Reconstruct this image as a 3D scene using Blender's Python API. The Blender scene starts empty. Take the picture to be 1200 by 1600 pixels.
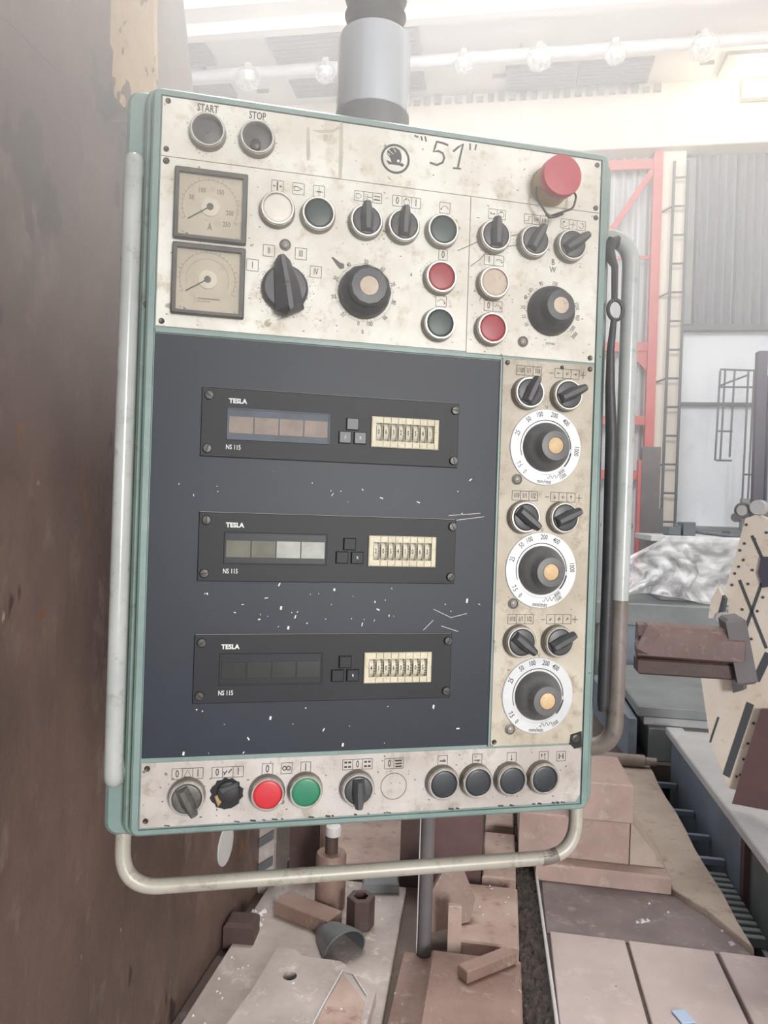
import bpy, bmesh, math, random
from mathutils import Vector, Matrix

random.seed(7)
scene = bpy.context.scene
COL = scene.collection
PI = math.pi

# ------------------------------------------------------------------ camera
cam_data = bpy.data.cameras.new('camera')
cam_data.sensor_fit = 'VERTICAL'
cam_data.sensor_height = 36.0
cam_data.lens = 36.0 * 1150.0 / 1600.0
cam_data.clip_start = 0.02
cam = bpy.data.objects.new('camera', cam_data)
COL.objects.link(cam)
cr, cu, cb = Vector((.9861, .1630, .0328)), Vector((-.0327, -.0033, .9995)), Vector((.1630, -.9866, .0021))
mw = Matrix.Identity(4)
for i in range(3):
    mw[i][0], mw[i][1], mw[i][2] = cr[i], cu[i], cb[i]
mw.translation = (0, 0, 1.5)
cam.matrix_world = mw
scene.camera = cam

# ------------------------------------------------------------------ light
world = bpy.data.worlds.new('sky')
scene.world = world
world.use_nodes = True
bg = world.node_tree.nodes['Background']
bg.inputs[0].default_value = (.93, .97, 1.0, 1)
bg.inputs[1].default_value = .5


def area(name, loc, target, size, power, color, spread=None):
    d = bpy.data.lights.new(name, 'AREA')
    d.shape = 'RECTANGLE'
    d.size, d.size_y = size
    d.energy = power
    d.color = color
    if spread:
        d.spread = math.radians(spread)
    o = bpy.data.objects.new(name, d)
    o.location = loc
    o.rotation_euler = (Vector(target) - Vector(loc)).to_track_quat('-Z', 'Y').to_euler()
    COL.objects.link(o)
    return o


# daylight through the open hall gate behind and to the side of the photographer
area('gate_daylight', (3.5, -4.7, 2.2), (-.2, .9, 1.6), (1.4, 2.4), 470, (1, .97, .93))
# added lamp in mid-hall that brightens the back wall and ceiling
area('wall_fill_light', (.5, 4.2, 7.6), (.8, 12.0, 6.6), (9.0, 2.5), 760, (1, .98, .95))
# added lamp high beyond the cabinet, there to brighten the near haze
area('haze_fill_light', (-.5, 3.6, 7.6), (0, .5, 1.9), (2.6, 3.0), 78, (1, .97, .94), 50)

scene.view_settings.view_transform = 'Standard'
scene.view_settings.look = 'None'
scene.view_settings.exposure = 0.0
scene.view_settings.gamma = 1.0
scene.view_settings.use_curve_mapping = False
scene.cycles.use_denoising = True
scene.cycles.max_bounces = 8
scene.cycles.volume_bounces = 1
scene.cycles.transparent_max_bounces = 12


# ------------------------------------------------------------------ materials
def S(r, g, b):
    f = lambda c: (c / 255 / 12.92) if c <= 10 else ((c / 255 + .055) / 1.055) ** 2.4
    return (f(r), f(g), f(b), 1)


MATS = {}


def mat(name, c1, c2=None, c3=None, scale=6, rough=.5, metal=0, bump=0, bscale=None, spots=None, spec=.5,
        stretch=None, lo=.35, hi=.65, rough2=None, detail=6, c3lo=.55):
    """Principled surface: c1 and c2 mixed by a large noise, c3 by a finer patchy one; spots = [(colour, scale, threshold)]."""
    m = bpy.data.materials.new(name)
    m.use_nodes = True
    nt = m.node_tree
    N, Lk = nt.nodes, nt.links
    b = N['Principled BSDF']
    b.inputs['Roughness'].default_value = rough
    b.inputs['Metallic'].default_value = metal
    b.inputs['Specular IOR Level'].default_value = spec
    tc = N.new('ShaderNodeTexCoord')
    mp = N.new('ShaderNodeMapping')
    Lk.new(tc.outputs['Object'], mp.inputs[0])
    if stretch:
        mp.inputs['Scale'].default_value = stretch

    def noise(sc, det=detail, r=.6):
        n = N.new('ShaderNodeTexNoise')
        n.inputs['Scale'].default_value = sc
        n.inputs['Detail'].default_value = det
        n.inputs['Roughness'].default_value = r
        Lk.new(mp.outputs[0], n.inputs['Vector'])
        return n

    def ramp(src, a, z):
        r = N.new('ShaderNodeMapRange')
        r.inputs['From Min'].default_value = a
        r.inputs['From Max'].default_value = z
        Lk.new(src, r.inputs[0])
        return r.outputs[0]

    def mix(fac, a, bcol):
        x = N.new('ShaderNodeMix')
        x.data_type = 'RGBA'
        Lk.new(fac, x.inputs[0])
        for sock, v in ((x.inputs[6], a), (x.inputs[7], bcol)):
            if isinstance(v, tuple):
                sock.default_value = v
            else:
                Lk.new(v, sock)
        return x.outputs[2]
    col = c1
    if c2:
        col = mix(ramp(noise(scale).outputs[0], lo, hi), col, c2)
    if c3:
        f3 = ramp(noise(scale * 3.7, 8, .7).outputs[0], c3lo, c3lo + .17)
        col = mix(f3, col, c3)
    for sc_, s_, t_ in (spots or []):
        col = mix(ramp(noise(s_, 3, .5).outputs[0], t_, t_ + .02), col, sc_)
    if isinstance(col, tuple):
        b.inputs['Base Color'].default_value = col
    else:
        Lk.new(col, b.inputs['Base Color'])
    if rough2 is not None:
        rr = N.new('ShaderNodeMapRange')
        rr.inputs['From Min'].default_value = .35
        rr.inputs['From Max'].default_value = .65
        rr.inputs['To Min'].default_value = rough
        rr.inputs['To Max'].default_value = rough2
        Lk.new(noise(scale * 2).outputs[0], rr.inputs[0])
        Lk.new(rr.outputs[0], b.inputs['Roughness'])
    if bump:
        bp = N.new('ShaderNodeBump')
        bp.inputs['Strength'].default_value = bump
        bp.inputs['Distance'].default_value = .01
        Lk.new(noise(bscale or scale * 5, 8, .65).outputs[0], bp.inputs['Height'])
        Lk.new(bp.outputs[0], b.inputs['Normal'])
    MATS[name] = m
    return m


ALU = mat('worn_aluminium', S(226, 224, 217), S(206, 201, 190), S(184, 172, 150), scale=9, rough=.42, bump=.08, bscale=180, c3lo=.525, lo=.4, hi=.6,
          spots=[(S(112, 100, 86), 140, .70), (S(142, 124, 98), 52, .71), (S(160, 146, 122), 30, .70)])
ALU_DIM = mat('worn_aluminium_dim', S(192, 187, 184), S(172, 164, 160), S(150, 138, 126), scale=9, rough=.42, bump=.08, c3lo=.53, lo=.4, hi=.6,  # darker copy of the aluminium, weaker light lower down put into its colour
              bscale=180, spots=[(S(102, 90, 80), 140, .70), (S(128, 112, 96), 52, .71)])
CREAM = mat('stained_cream_plate', S(190, 182, 168), S(168, 158, 142), S(146, 132, 114), c3lo=.52, lo=.4, hi=.6, scale=9, rough=.5, bump=.05,
            bscale=160, spots=[(S(118, 100, 82), 120, .69), (S(132, 116, 98), 40, .70)])
GREEN = mat('grey_green_paint', S(128, 148, 144), S(112, 133, 130), S(138, 150, 146), scale=12, rough=.38, bump=.05, bscale=90,
            spots=[(S(70, 66, 60), 90, .735)])
GREEN_CHIP = mat('chipped_green_paint', S(124, 146, 138), S(112, 132, 125), S(100, 96, 88), scale=16, rough=.45, bump=.1,
                 bscale=90, spots=[(S(70, 62, 56), 60, .68)])
BLACKP = mat('black_panel_paint', S(30, 37, 51), S(26, 32, 45), S(34, 40, 52), scale=6, rough=.48, spec=.4,
             spots=[(S(170, 172, 172), 55, .775), (S(120, 124, 130), 120, .765)])
UNIT = mat('counter_black', S(36, 38, 43), S(31, 33, 38), None, scale=9, rough=.5, spec=.3)
KNOB = mat('dusty_black_plastic', S(74, 75, 79), S(66, 67, 71), S(90, 88, 86), scale=30, rough=.42)
DIALK = mat('grey_dial_plastic', S(100, 100, 100), S(90, 90, 92), S(112, 108, 104), scale=20, rough=.42)
CAPBLK = mat('black_button_cap', S(50, 54, 60), S(44, 48, 54), None, scale=30, rough=.4)
CAPDG = mat('dark_green_cap', S(36, 58, 56), S(32, 52, 52), None, scale=30, rough=.4)
CAPRED = mat('red_cap', S(158, 44, 56), S(146, 38, 48), None, scale=30, rough=.4)
CAPRED2 = mat('bright_red_cap', S(196, 46, 56), S(184, 40, 48), None, scale=30, rough=.4)
CAPGRN = mat('green_cap', S(46, 130, 98), S(40, 118, 88), None, scale=30, rough=.4)
CAPWHT = mat('white_cap', S(220, 216, 206), S(206, 201, 191), None, scale=30, rough=.4)
CAPCRM = mat('dirty_cream_cap', S(200, 184, 166), S(184, 167, 150), S(146, 120, 96), scale=40, rough=.5)
TAN = mat('tan_knob_cap', S(208, 180, 140), S(196, 166, 126), S(160, 128, 92), scale=60, rough=.5)
CHROME = mat('worn_chrome', S(226, 224, 219), S(200, 195, 188), None, scale=40, rough=.22, metal=.8)
STEELBZ = mat('dull_bezel', S(136, 132, 124), S(112, 106, 98), S(92, 84, 74), scale=40, rough=.4, metal=.35)
DARK = mat('dark_hole', S(26, 26, 28), None, rough=.7)
SCREWM = mat('dark_screw', S(74, 72, 70), S(52, 50, 50), None, scale=60, rough=.4, metal=.5)
INK = mat('legend_ink', S(48, 45, 43), None, rough=.6)
INKFAINT = mat('faded_ink', S(104, 94, 84), None, rough=.6)
MARKER = mat('marker_ink', S(54, 58, 60), None, rough=.6)
WHITEINK = mat('white_ink', S(214, 216, 216), None, rough=.6)
SCALE = mat('silver_scale', S(214, 216, 218), S(198, 200, 204), None, scale=14, rough=.32, metal=.15)
METERFACE = mat('meter_face', S(206, 194, 176), S(192, 180, 162), S(176, 162, 142), scale=16, rough=.6)
METERFR = mat('meter_frame', S(88, 86, 82), S(70, 69, 66), None, scale=30, rough=.45)
TUBE = mat('grey_tube_paint', S(180, 184, 183), S(166, 170, 168), S(146, 146, 140), scale=14, rough=.24, bump=.03, bscale=60,
           spots=[(S(70, 64, 58), 70, .745)])
TUBE_RUST = mat('worn_brown_tube', S(120, 112, 108), S(104, 94, 88), S(84, 72, 64), scale=22, rough=.45, bump=.1, bscale=70)
TUBE_B = mat('cream_tube_paint', S(178, 174, 164), S(162, 158, 148), S(134, 126, 112), scale=14, rough=.34, bump=.03, bscale=60)
SLEEVE = mat('brushed_sleeve', S(214, 219, 226), S(188, 194, 203), None, scale=9, rough=.25, metal=.6, stretch=(1, 1, .08))
SLEEVE_D = mat('dull_grey_collar', S(112, 114, 116), S(98, 100, 102), None, scale=20, rough=.5)
RUBBER = mat('black_rubber', S(46, 46, 50), None, rough=.55)
IRON = mat('dark_iron', S(66, 66, 70), S(54, 54, 58), S(80, 74, 68), scale=20, rough=.5, metal=.3)
REDESTOP = mat('estop_red', S(180, 62, 76), S(170, 54, 68), None, scale=20, rough=.45)
YELLOWBR = mat('dirty_yellow', S(176, 150, 104), S(150, 122, 84), S(90, 76, 62), scale=40, rough=.5)
TW = mat('ivory_plastic', S(208, 201, 178), S(192, 184, 160), S(148, 136, 112), scale=60, rough=.5)
TWW = mat('ivory_wheel', S(196, 192, 176), None, rough=.5)
CELL_REFLECT = mat('readout_cell_reflection', S(146, 132, 124), S(122, 114, 110), None, scale=40, rough=.5, spec=.25)  # tan reflection on the first counter's cells, painted as their colour
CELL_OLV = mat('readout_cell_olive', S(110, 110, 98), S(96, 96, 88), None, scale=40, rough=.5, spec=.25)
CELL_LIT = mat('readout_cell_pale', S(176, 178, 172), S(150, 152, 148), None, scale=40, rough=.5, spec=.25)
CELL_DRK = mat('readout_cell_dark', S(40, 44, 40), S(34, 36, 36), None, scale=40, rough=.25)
SCRBLUE = mat('readout_glass_blue', S(78, 86, 98), S(64, 72, 84), None, scale=30, rough=.45, spec=.3)
SCRDARK = mat('readout_glass_dark', S(26, 30, 37), None, rough=.4, spec=.3)
# surroundings
RUSTBR = mat('brown_rust_plate', S(108, 88, 82), S(76, 62, 58), S(124, 110, 102), scale=2.6, rough=.5, bump=.5, bscale=26,
             spots=[(S(60, 48, 46), 9, .64), (S(150, 136, 122), 34, .74), (S(112, 76, 54), 13, .69)], stretch=(1, 1, .45))
OCHRE = mat('flaking_cream_paint', S(206, 176, 128), S(184, 150, 106), S(120, 92, 70), scale=9, rough=.7, bump=.6, bscale=26,
            stretch=(1, 1, .5), spots=[(S(110, 80, 62), 30, .62)])
GREYCAST = mat('grey_casting', S(128, 118, 114), S(112, 104, 102), S(98, 86, 80), scale=7, rough=.5, bump=.2, bscale=40)
RUSTPL = mat('rusty_steel', S(148, 124, 115), S(120, 96, 87), S(168, 150, 140), scale=5, rough=.55, bump=.2, bscale=40,
             spots=[(S(206, 196, 188), 30, .74)])
RUSTPL2 = mat('pale_rusty_plate', S(184, 163, 153), S(158, 134, 124), S(132, 100, 88), scale=5, rough=.5, bump=.2, bscale=40,
              spots=[(S(220, 214, 208), 26, .72)])
DARKRUST = mat('dark_brown_steel', S(84, 66, 62), S(72, 58, 56), S(96, 78, 72), scale=4, rough=.55, bump=.2, bscale=30)
PLATEST = mat('dusty_steel_plate', S(184, 175, 171), S(152, 142, 138), S(204, 197, 193), scale=4, rough=.42, bump=.1, bscale=40,
              spots=[(S(222, 218, 214), 24, .71)])
CURL = mat('blue_grey_sheet', S(124, 128, 132), S(108, 112, 116), None, scale=10, rough=.4, metal=.3)
FLOORP = mat('pinkish_floor_plate', S(190, 176, 174), S(172, 158, 156), S(198, 186, 184), scale=3, rough=.5, bump=.05, bscale=30,
             spots=[(S(220, 216, 212), 22, .755), (S(100, 88, 84), 26, .755)])
CONC = mat('stained_dark_concrete', S(134, 123, 123), S(112, 103, 103), S(156, 147, 145), scale=4, rough=.6, bump=.15, bscale=40,
           spots=[(S(210, 206, 202), 26, .75)])
FLOORM = mat('grimy_floor', S(104, 92, 86), S(84, 72, 68), S(120, 108, 100), scale=3, rough=.7, bump=.2, bscale=30)
DIRT = mat('black_dirt', S(74, 66, 62), S(54, 48, 46), S(100, 92, 86), scale=20, rough=.9, bump=.6, bscale=60)
BLOCKP = mat('pinkish_block', S(186, 162, 154), S(164, 142, 135), S(192, 173, 166), scale=5, rough=.55, bump=.1, bscale=40)
LEDGE = mat('tan_concrete', S(188, 174, 162), S(168, 154, 143), S(142, 127, 117), scale=4, rough=.7, bump=.2, bscale=40)
BLUEST = mat('blue_grey_steel', S(146, 158, 174), S(126, 137, 152), None, scale=3, rough=.4, metal=.2)
PALEST = mat('pale_steel', S(206, 206, 208), S(190, 190, 194), None, scale=5, rough=.4)
GREYST = mat('grey_painted_steel', S(140, 146, 148), S(124, 130, 132), None, scale=4, rough=.5)
PITM = mat('pit_black', S(30, 32, 36), S(24, 26, 30), None, scale=4, rough=.8)
ANGLEPL = mat('ochre_white_casting', S(236, 228, 220), S(228, 214, 196), S(214, 190, 168), scale=5, rough=.55, bump=.1, bscale=40)
SLOTM = mat('slot_dark', S(84, 88, 94), None, rough=.6)
PURPLE = mat('maroon_steel', S(112, 88, 88), S(98, 76, 78), None, scale=4, rough=.5)
CLAMP = mat('maroon_brown_bar', S(122, 100, 98), S(104, 84, 82), S(142, 124, 118), scale=8, rough=.45, bump=.1, bscale=40)
WALLW = mat('whitewashed_wall', S(232, 238, 246), S(220, 227, 237), S(206, 213, 224), scale=.8, rough=.8)
CORR = mat('corrugated_grey', S(146, 151, 160), S(130, 136, 146), S(106, 112, 122), scale=.9, rough=.5, stretch=(1, 1, .25))
CORRL = mat('corrugated_pale', S(206, 208, 212), S(196, 200, 206), None, scale=.9, rough=.5)
REDST = mat('red_steel', S(204, 106, 106), S(192, 94, 96), None, scale=2, rough=.5)
CREAMW = mat('cream_plaster', S(232, 226, 216), S(222, 216, 206), None, scale=.8, rough=.8)
GIRD = mat('pale_girder', S(232, 224, 214), S(222, 212, 202), S(210, 198, 188), scale=.8, rough=.8)
CEILM = mat('pale_ceiling_slab', S(224, 218, 214), S(214, 208, 206), None, scale=.7, rough=.8)
LOUV = mat('louvre_dark', S(74, 84, 106), S(64, 74, 96), None, scale=2, rough=.5)
LADM = mat('dark_ladder_steel', S(92, 100, 108), None, rough=.5)
POSTBR = mat('grey_brown_post', S(112, 108, 110), S(98, 94, 98), None, scale=4, rough=.6)
MACHB = mat('dark_blue_post', S(84, 82, 98), None, rough=.5)


def clear(name, tint, rough, amount, white=0):
    m = bpy.data.materials.new(name)
    m.use_nodes = True
    nt = m.node_tree
    N, Lk = nt.nodes, nt.links
    N.remove(N['Principled BSDF'])
    t = N.new('ShaderNodeBsdfTransparent')
    t.inputs[0].default_value = tint
    g = N.new('ShaderNodeBsdfGlossy')
    g.inputs['Roughness'].default_value = rough
    s = N.new('ShaderNodeMixShader')
    s.inputs[0].default_value = amount
    Lk.new(t.outputs[0], s.inputs[1])
    Lk.new(g.outputs[0], s.inputs[2])
    out = s
    if white:
        d = N.new('ShaderNodeBsdfDiffuse')
        d.inputs[0].default_value = (.9, .92, .95, 1)
        s2 = N.new('ShaderNodeMixShader')
        nz = N.new('ShaderNodeTexNoise')
        nz.inputs['Scale'].default_value = 5
        mr = N.new('ShaderNodeMapRange')
        mr.inputs['From Min'].default_value = .35
        mr.inputs['From Max'].default_value = .65
        mr.inputs['To Min'].default_value = white * .4
        mr.inputs['To Max'].default_value = min(1, white * 1.5)
        Lk.new(nz.outputs[0], mr.inputs[0])
        Lk.new(mr.outputs[0], s2.inputs[0])
        Lk.new(s.outputs[0], s2.inputs[1])
        Lk.new(d.outputs[0], s2.inputs[2])
        out = s2
    Lk.new(out.outputs[0], N['Material Output'].inputs[0])
    return m


PANE = clear('meter_glass', (.97, .97, .96, 1), .12, .07)
FILM = clear('plastic_film', (.94, .95, .97, 1), .35, .05, .6)
GLOBE = clear('lamp_globe_glass', (.92, .92, .9, 1), .1, .25, .3)


def emit(name, col, s):
    m = bpy.data.materials.new(name)
    m.use_nodes = True
    b = m.node_tree.nodes['Principled BSDF']
    b.inputs['Emission Color'].default_value = col
    b.inputs['Emission Strength'].default_value = s
    return m


FLOODM = emit('floodlight_glow', (1, .88, .62, 1), 4)


# ------------------------------------------------------------------ mesh helpers
TEXTS = {}


def text_mesh(s, bold):
    k = (s, bold)
    if k not in TEXTS:
        c = bpy.data.curves.new('t', 'FONT')
        c.body = s
        c.size = 1.0
        c.align_x = 'CENTER'
        c.align_y = 'CENTER'
        c.resolution_u = 2
        c.offset = bold
        o = bpy.data.objects.new('t', c)
        COL.objects.link(o)
        bpy.context.view_layer.update()
        me = bpy.data.meshes.new_from_object(o.evaluated_get(bpy.context.evaluated_depsgraph_get()))
        TEXTS[k] = ([tuple(v.co) for v in me.vertices], [tuple(p.vertices) for p in me.polygons])
        bpy.data.objects.remove(o)
        bpy.data.curves.remove(c)
        bpy.data.meshes.remove(me)
    return TEXTS[k]


def panel_map(p):          # millimetres on the panel face (right, down, towards the viewer) -> metres in the pendant
    return ((p[0] - 265) / 1000, -p[2] / 1000, (820 - p[1]) / 1000)


def ident(p):
    return p


class MB:
    def __init__(s, T=ident):
        s.v, s.f, s.T, s.flat = [], [], T, True

    def add(s, vs, fs):
        o = len(s.v)
        s.v += [s.T(p) for p in vs]
        s.f += [tuple(i + o for i in f) for f in fs]
        return s

    def loft(s, rings, cap0=True, cap1=True):
        n = len(rings[0])
        vs = [p for r in rings for p in r]
        fs = []
        for k in range(len(rings) - 1):
            for i in range(n):
                j = (i + 1) % n
                fs.append((k * n + i, k * n + j, (k + 1) * n + j, (k + 1) * n + i))
        if cap0:
            fs.append(tuple(range(n - 1, -1, -1)))
        if cap1:
            fs.append(tuple((len(rings) - 1) * n + i for i in range(n)))
        return s.add(vs, fs)

    def prism(s, pts, h0, h1, ch=0):
        """Outline in the first two axes, raised from h0 to h1 along the third, with a chamfer at h1."""
        if ch:
            inn = inset(pts, ch)
            return s.loft([[(x, y, h0) for x, y in pts], [(x, y, h1 - ch) for x, y in pts], [(x, y, h1) for x, y in inn]])
        return s.loft([[(x, y, h0) for x, y in pts], [(x, y, h1) for x, y in pts]])

    def ring(s, outer, inner, h0, h1, ch=0):
        n = len(outer)
        o2 = inset(outer, ch) if ch else outer
        R = [[(x, y, h0) for x, y in outer], [(x, y, h1 - ch) for x, y in outer], [(x, y, h1) for x, y in o2],
             [(x, y, h1) for x, y in inner], [(x, y, h0) for x, y in inner]]
        R.append(R[0])
        return s.loft(R, False, False)

    def box(s, x0, x1, y0, y1, z0, z1, ch=0):
        if ch:
            a = [(x0, y0), (x1, y0), (x1, y1), (x0, y1)]
            i = inset(a, ch)
            return s.loft([[(x, y, z0) for x, y in i], [(x, y, z0 + ch) for x, y in a], [(x, y, z1 - ch) for x, y in a], [(x, y, z1) for x, y in i]])
        return s.prism([(x0, y0), (x1, y0), (x1, y1), (x0, y1)], z0, z1)

    def lathe(s, cx, cy, prof, n=32, wob=None):
        rings = []
        for r, h in prof:
            rings.append([(cx + r * (wob(i) if wob else 1) * math.cos(2 * PI * i / n), cy + r * (wob(i) if wob else 1) * math.sin(2 * PI * i / n), h) for i in range(n)])
        return s.loft(rings)

    def tube(s, pts, r, n=12, cap=True):
        pts = [Vector(p) for p in pts]
        rad = r if isinstance(r, (list, tuple)) else [r] * len(pts)
        t0 = (pts[1] - pts[0]).normalized()
        a = t0.orthogonal().normalized()
        rings = []
        for i, p in enumerate(pts):
            t = (pts[min(i + 1, len(pts) - 1)] - pts[max(i - 1, 0)]).normalized()
            a = (a - t * a.dot(t)).normalized()
            b = t.cross(a)
            rings.append([tuple(p + (a * math.cos(2 * PI * k / n) + b * math.sin(2 * PI * k / n)) * rad[i]) for k in range(n)])
        return s.loft(rings, cap, cap)

    def stroke(s, pts, w, h0, h1):
        """A flat pen line of width w."""
        pts = [Vector((p[0], p[1])) for p in pts]
        L_, R_ = [], []
        for i, p in enumerate(pts):
            t = (pts[min(i + 1, len(pts) - 1)] - pts[max(i - 1, 0)])
            t = t.normalized() if t.length else Vector((1, 0))
            nn = Vector((-t.y, t.x)) * w / 2
            L_.append(p + nn)
            R_.append(p - nn)
        for i in range(len(pts) - 1):
            q = [L_[i], L_[i + 1], R_[i + 1], R_[i]]
            s.prism([(a.x, a.y) for a in q], h0, h1)
        return s

    def text(s, t, u, v, size, h, rot=0, sx=.8, bold=.012):
        """Flat lettering; size is the height of the capitals. rot in degrees clockwise."""
        vs, fs = text_mesh(t, bold)
        k = size / .69
        c, sn = math.cos(math.radians(rot)), math.sin(math.radians(rot))
        out = []
        for x, y, z in vs:
            a, b = x * k * sx, -y * k
            out.append((u + a * c - b * sn, v + a * sn + b * c, h))
        return s.add(out, fs)

    def circle(s, u, v, r, w, h0, h1, n=28, a0=0, a1=360):
        pts = [(u + r * math.sin(math.radians(a0 + (a1 - a0) * i / n)), v - r * math.cos(math.radians(a0 + (a1 - a0) * i / n))) for i in range(n + 1)]
        return s.stroke(pts, w, h0, h1)

    def build(s, name, m, parent=None, smooth=35, label=None, kind=None):
        me = bpy.data.meshes.new(name)
        me.from_pydata(s.v, [], s.f)
        bm = bmesh.new()
        bm.from_mesh(me)
        bmesh.ops.remove_doubles(bm, verts=bm.verts, dist=1e-6)
        bmesh.ops.recalc_face_normals(bm, faces=bm.faces)
        bm.to_mesh(me)
        bm.free()
        if smooth:
            for p in me.polygons:
                p.use_smooth = True
            me.set_sharp_from_angle(angle=math.radians(smooth))
        me.materials.append(m)
        o = bpy.data.objects.new(name, me)
        COL.objects.link(o)
        if parent:
            o.parent = parent
        if label:
            o['label'] = label
        if kind:
            o['kind'] = kind
        return o


def inset(pts, d):
    n = len(pts)
    ar = sum(pts[i][0] * pts[(i + 1) % n][1] - pts[(i + 1) % n][0] * pts[i][1] for i in range(n))
    sg = 1 if ar > 0 else -1
    out = []
    for i in range(n):
        a, b, c = Vector(pts[i - 1]), Vector(pts[i]), Vector(pts[(i + 1) % n])
        e1 = (b - a).normalized()
        e2 = (c - b).normalized()
        n1 = Vector((-e1.y, e1.x)) * sg
        n2 = Vector((-e2.y, e2.x)) * sg
        m = n1 + n2
        q = m / max(.25, m.dot(n1)) if m.length > 1e-6 else n1
        out.append(tuple(b + q * d))
    return out


def rrect(x0, x1, y0, y1, r, n=5):
    pts = []
    for cx, cy, a in ((x1 - r, y0 + r, -90), (x1 - r, y1 - r, 0), (x0 + r, y1 - r, 90), (x0 + r, y0 + r, 180)):
        for i in range(n + 1):
            t = math.radians(a + 90 * i / n)
            pts.append((cx + r * math.cos(t), cy + r * math.sin(t)))
    return pts


def fillet(pts, rads, n=6):
    """Polyline through pts with rounded inner corners."""
    pts = [Vector(p) for p in pts]
    out = [pts[0]]
    for i in range(1, len(pts) - 1):
        a, b, c = pts[i - 1], pts[i], pts[i + 1]
        r = rads[i - 1] if isinstance(rads, (list, tuple)) else rads
        d1, d2 = (a - b).normalized(), (c - b).normalized()
        p0, p1 = b + d1 * r, b + d2 * r
        for k in range(n + 1):
            t = k / n
            out.append(p0 * (1 - t) ** 2 + b * 2 * t * (1 - t) + p1 * t ** 2)
    out.append(pts[-1])
    return [tuple(p) for p in out]


def thing(name, label, cat, loc=(0, 0, 0), rz=0, group=None):
    o = bpy.data.objects.new(name, None)
    o.empty_display_size = .05
    COL.objects.link(o)
    o.location = loc
    o.rotation_euler = (0, 0, rz)
    o['label'] = label
    o['category'] = cat
    if group:
        o['group'] = group
    return o


def tag(o, label, cat, group=None):
    o['label'] = label
    o['category'] = cat
    if group:
        o['group'] = group
    return o


def struct(o):
    o['kind'] = 'structure'
    return o


def xf(loc, rx=0, ry=0, rz=0):
    m = Matrix.Translation(loc) @ Matrix.Rotation(rz, 4, 'Z') @ Matrix.Rotation(ry, 4, 'Y') @ Matrix.Rotation(rx, 4, 'X')
    return lambda p: tuple(m @ Vector(p))


def swap(axis):
    """Maps outline+height so that prisms and lathes run along x or y instead of z."""
    if axis == 'x':
        return lambda p: (p[2], p[0], p[1])
    return lambda p: (p[0], p[2], p[1])


# ================================================================== large structure: the hall
# floor: slabs around the pit beside the machine bed
fl = struct(MB().box(-6, .9, -2, 12.2, -.12, 0).box(.9, 6, 4.72, 12.2, -.12, 0).box(.9, 6, -2, 2.64, -.12, 0)
            .box(1.18, 6, 2.64, 4.72, -.12, -.02).build('floor', FLOORM))
MB().box(.9, 1.25, 2.64, 4.72, -.75, -.7).box(.88, .9, 2.64, 4.72, -.75, -.12).box(1.2, 1.25, 2.64, 4.72, -.75, -.12)\
    .box(.9, 1.25, 4.72, 4.77, -.75, -.12).box(.9, 1.25, 2.6, 2.64, -.75, -.12).build('pit_lining', PITM, fl)
# slightly uneven floor plates at the lower edge of the view
for k, (a, b) in enumerate(((.205, .463), (.474, .758), (.772, 1.12), (1.13, 1.5))):
    for y0, y1 in ((1.35, 2.03), (2.04, 2.70)):
        MB().box(a + .012 * (1 if y1 < 2.1 else 0), b + .01 * (1 if y1 < 2.1 else 0), y0, y1 - .004 * k, 0, .016 + .003 * ((k * 7) % 3), .003).build('floor_plate', FLOORP, fl)
MB().box(.196, .90, 2.705, 3.085, 0, .004).build('concrete_patch', CONC, fl)
MB().tube([(.165, 3.9, .02), (.172, 3.15, .022), (.184, 2.70, .02), (.196, 2.24, .02), (.2, 1.5, .02)], .006, 8).build('edging_rod', PALEST, fl)

# dirt strip with crumbs
d = MB()
nx, ny = 10, 140
vs = [(.085 + (.105) * i / nx + .004 * math.sin(j * .9 + i), 1.35 + 3.2 * j / ny, .004 + (0 if i in (0, nx) else .014 * random.random())) for j in range(ny + 1) for i in range(nx + 1)]
d.add(vs, [(j * (nx + 1) + i, j * (nx + 1) + i + 1, (j + 1) * (nx + 1) + i + 1, (j + 1) * (nx + 1) + i) for j in range(ny) for i in range(nx)])
for k in range(420):
    x, y, r = random.uniform(.09, .18), random.uniform(1.5, 4.2), random.uniform(.002, .007)
    d.add([(x + r, y, .01), (x - r * .6, y + r, .01), (x - r * .5, y - r, .01), (x, y, .012 + r * 1.3)], [(0, 1, 2), (0, 1, 3), (1, 2, 3), (2, 0, 3)])
o = d.build('dirt', DIRT, None, 0, kind='stuff')
tag(o, 'dark gritty dirt filling the gap between rusty blocks and floor plates', 'dirt')

# back wall
WY = 12.2
k_ = 12.2 / 11


def w(x, z):
    return x * k_, 1.5 + (z - 1.5) * k_


wall = struct(MB().box(-6, 6, WY + .05, WY + .25, 0, 9).build('wall_back', WALLW))


def corrugated(x0, x1, z0, z1, y, pitch, amp, m, name='corrugated_sheet'):
    b = MB()
    n = max(4, int((x1 - x0) / pitch * 8))
    vs = []
    for i in range(n + 1):
        x = x0 + (x1 - x0) * i / n
        yy = y + amp * math.sin(2 * PI * (x - x0) / pitch)
        vs += [(x, yy, z0), (x, yy, z1)]
    vs += [(p[0], p[1] + .004, p[2]) for p in vs]
    q = 2 * (n + 1)
    fs = []
    for i in range(n):
        a = 2 * i
        fs.append((a, a + 2, a + 3, a + 1))
        fs.append((q + a, q + a + 1, q + a + 3, q + a + 2))
        fs.append((a, q + a, q + a + 2, a + 2))
        fs.append((a + 1, a + 3, q + a + 3, q + a + 1))
    return b.add(vs, fs).build(name, m, wall, 60)


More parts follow.
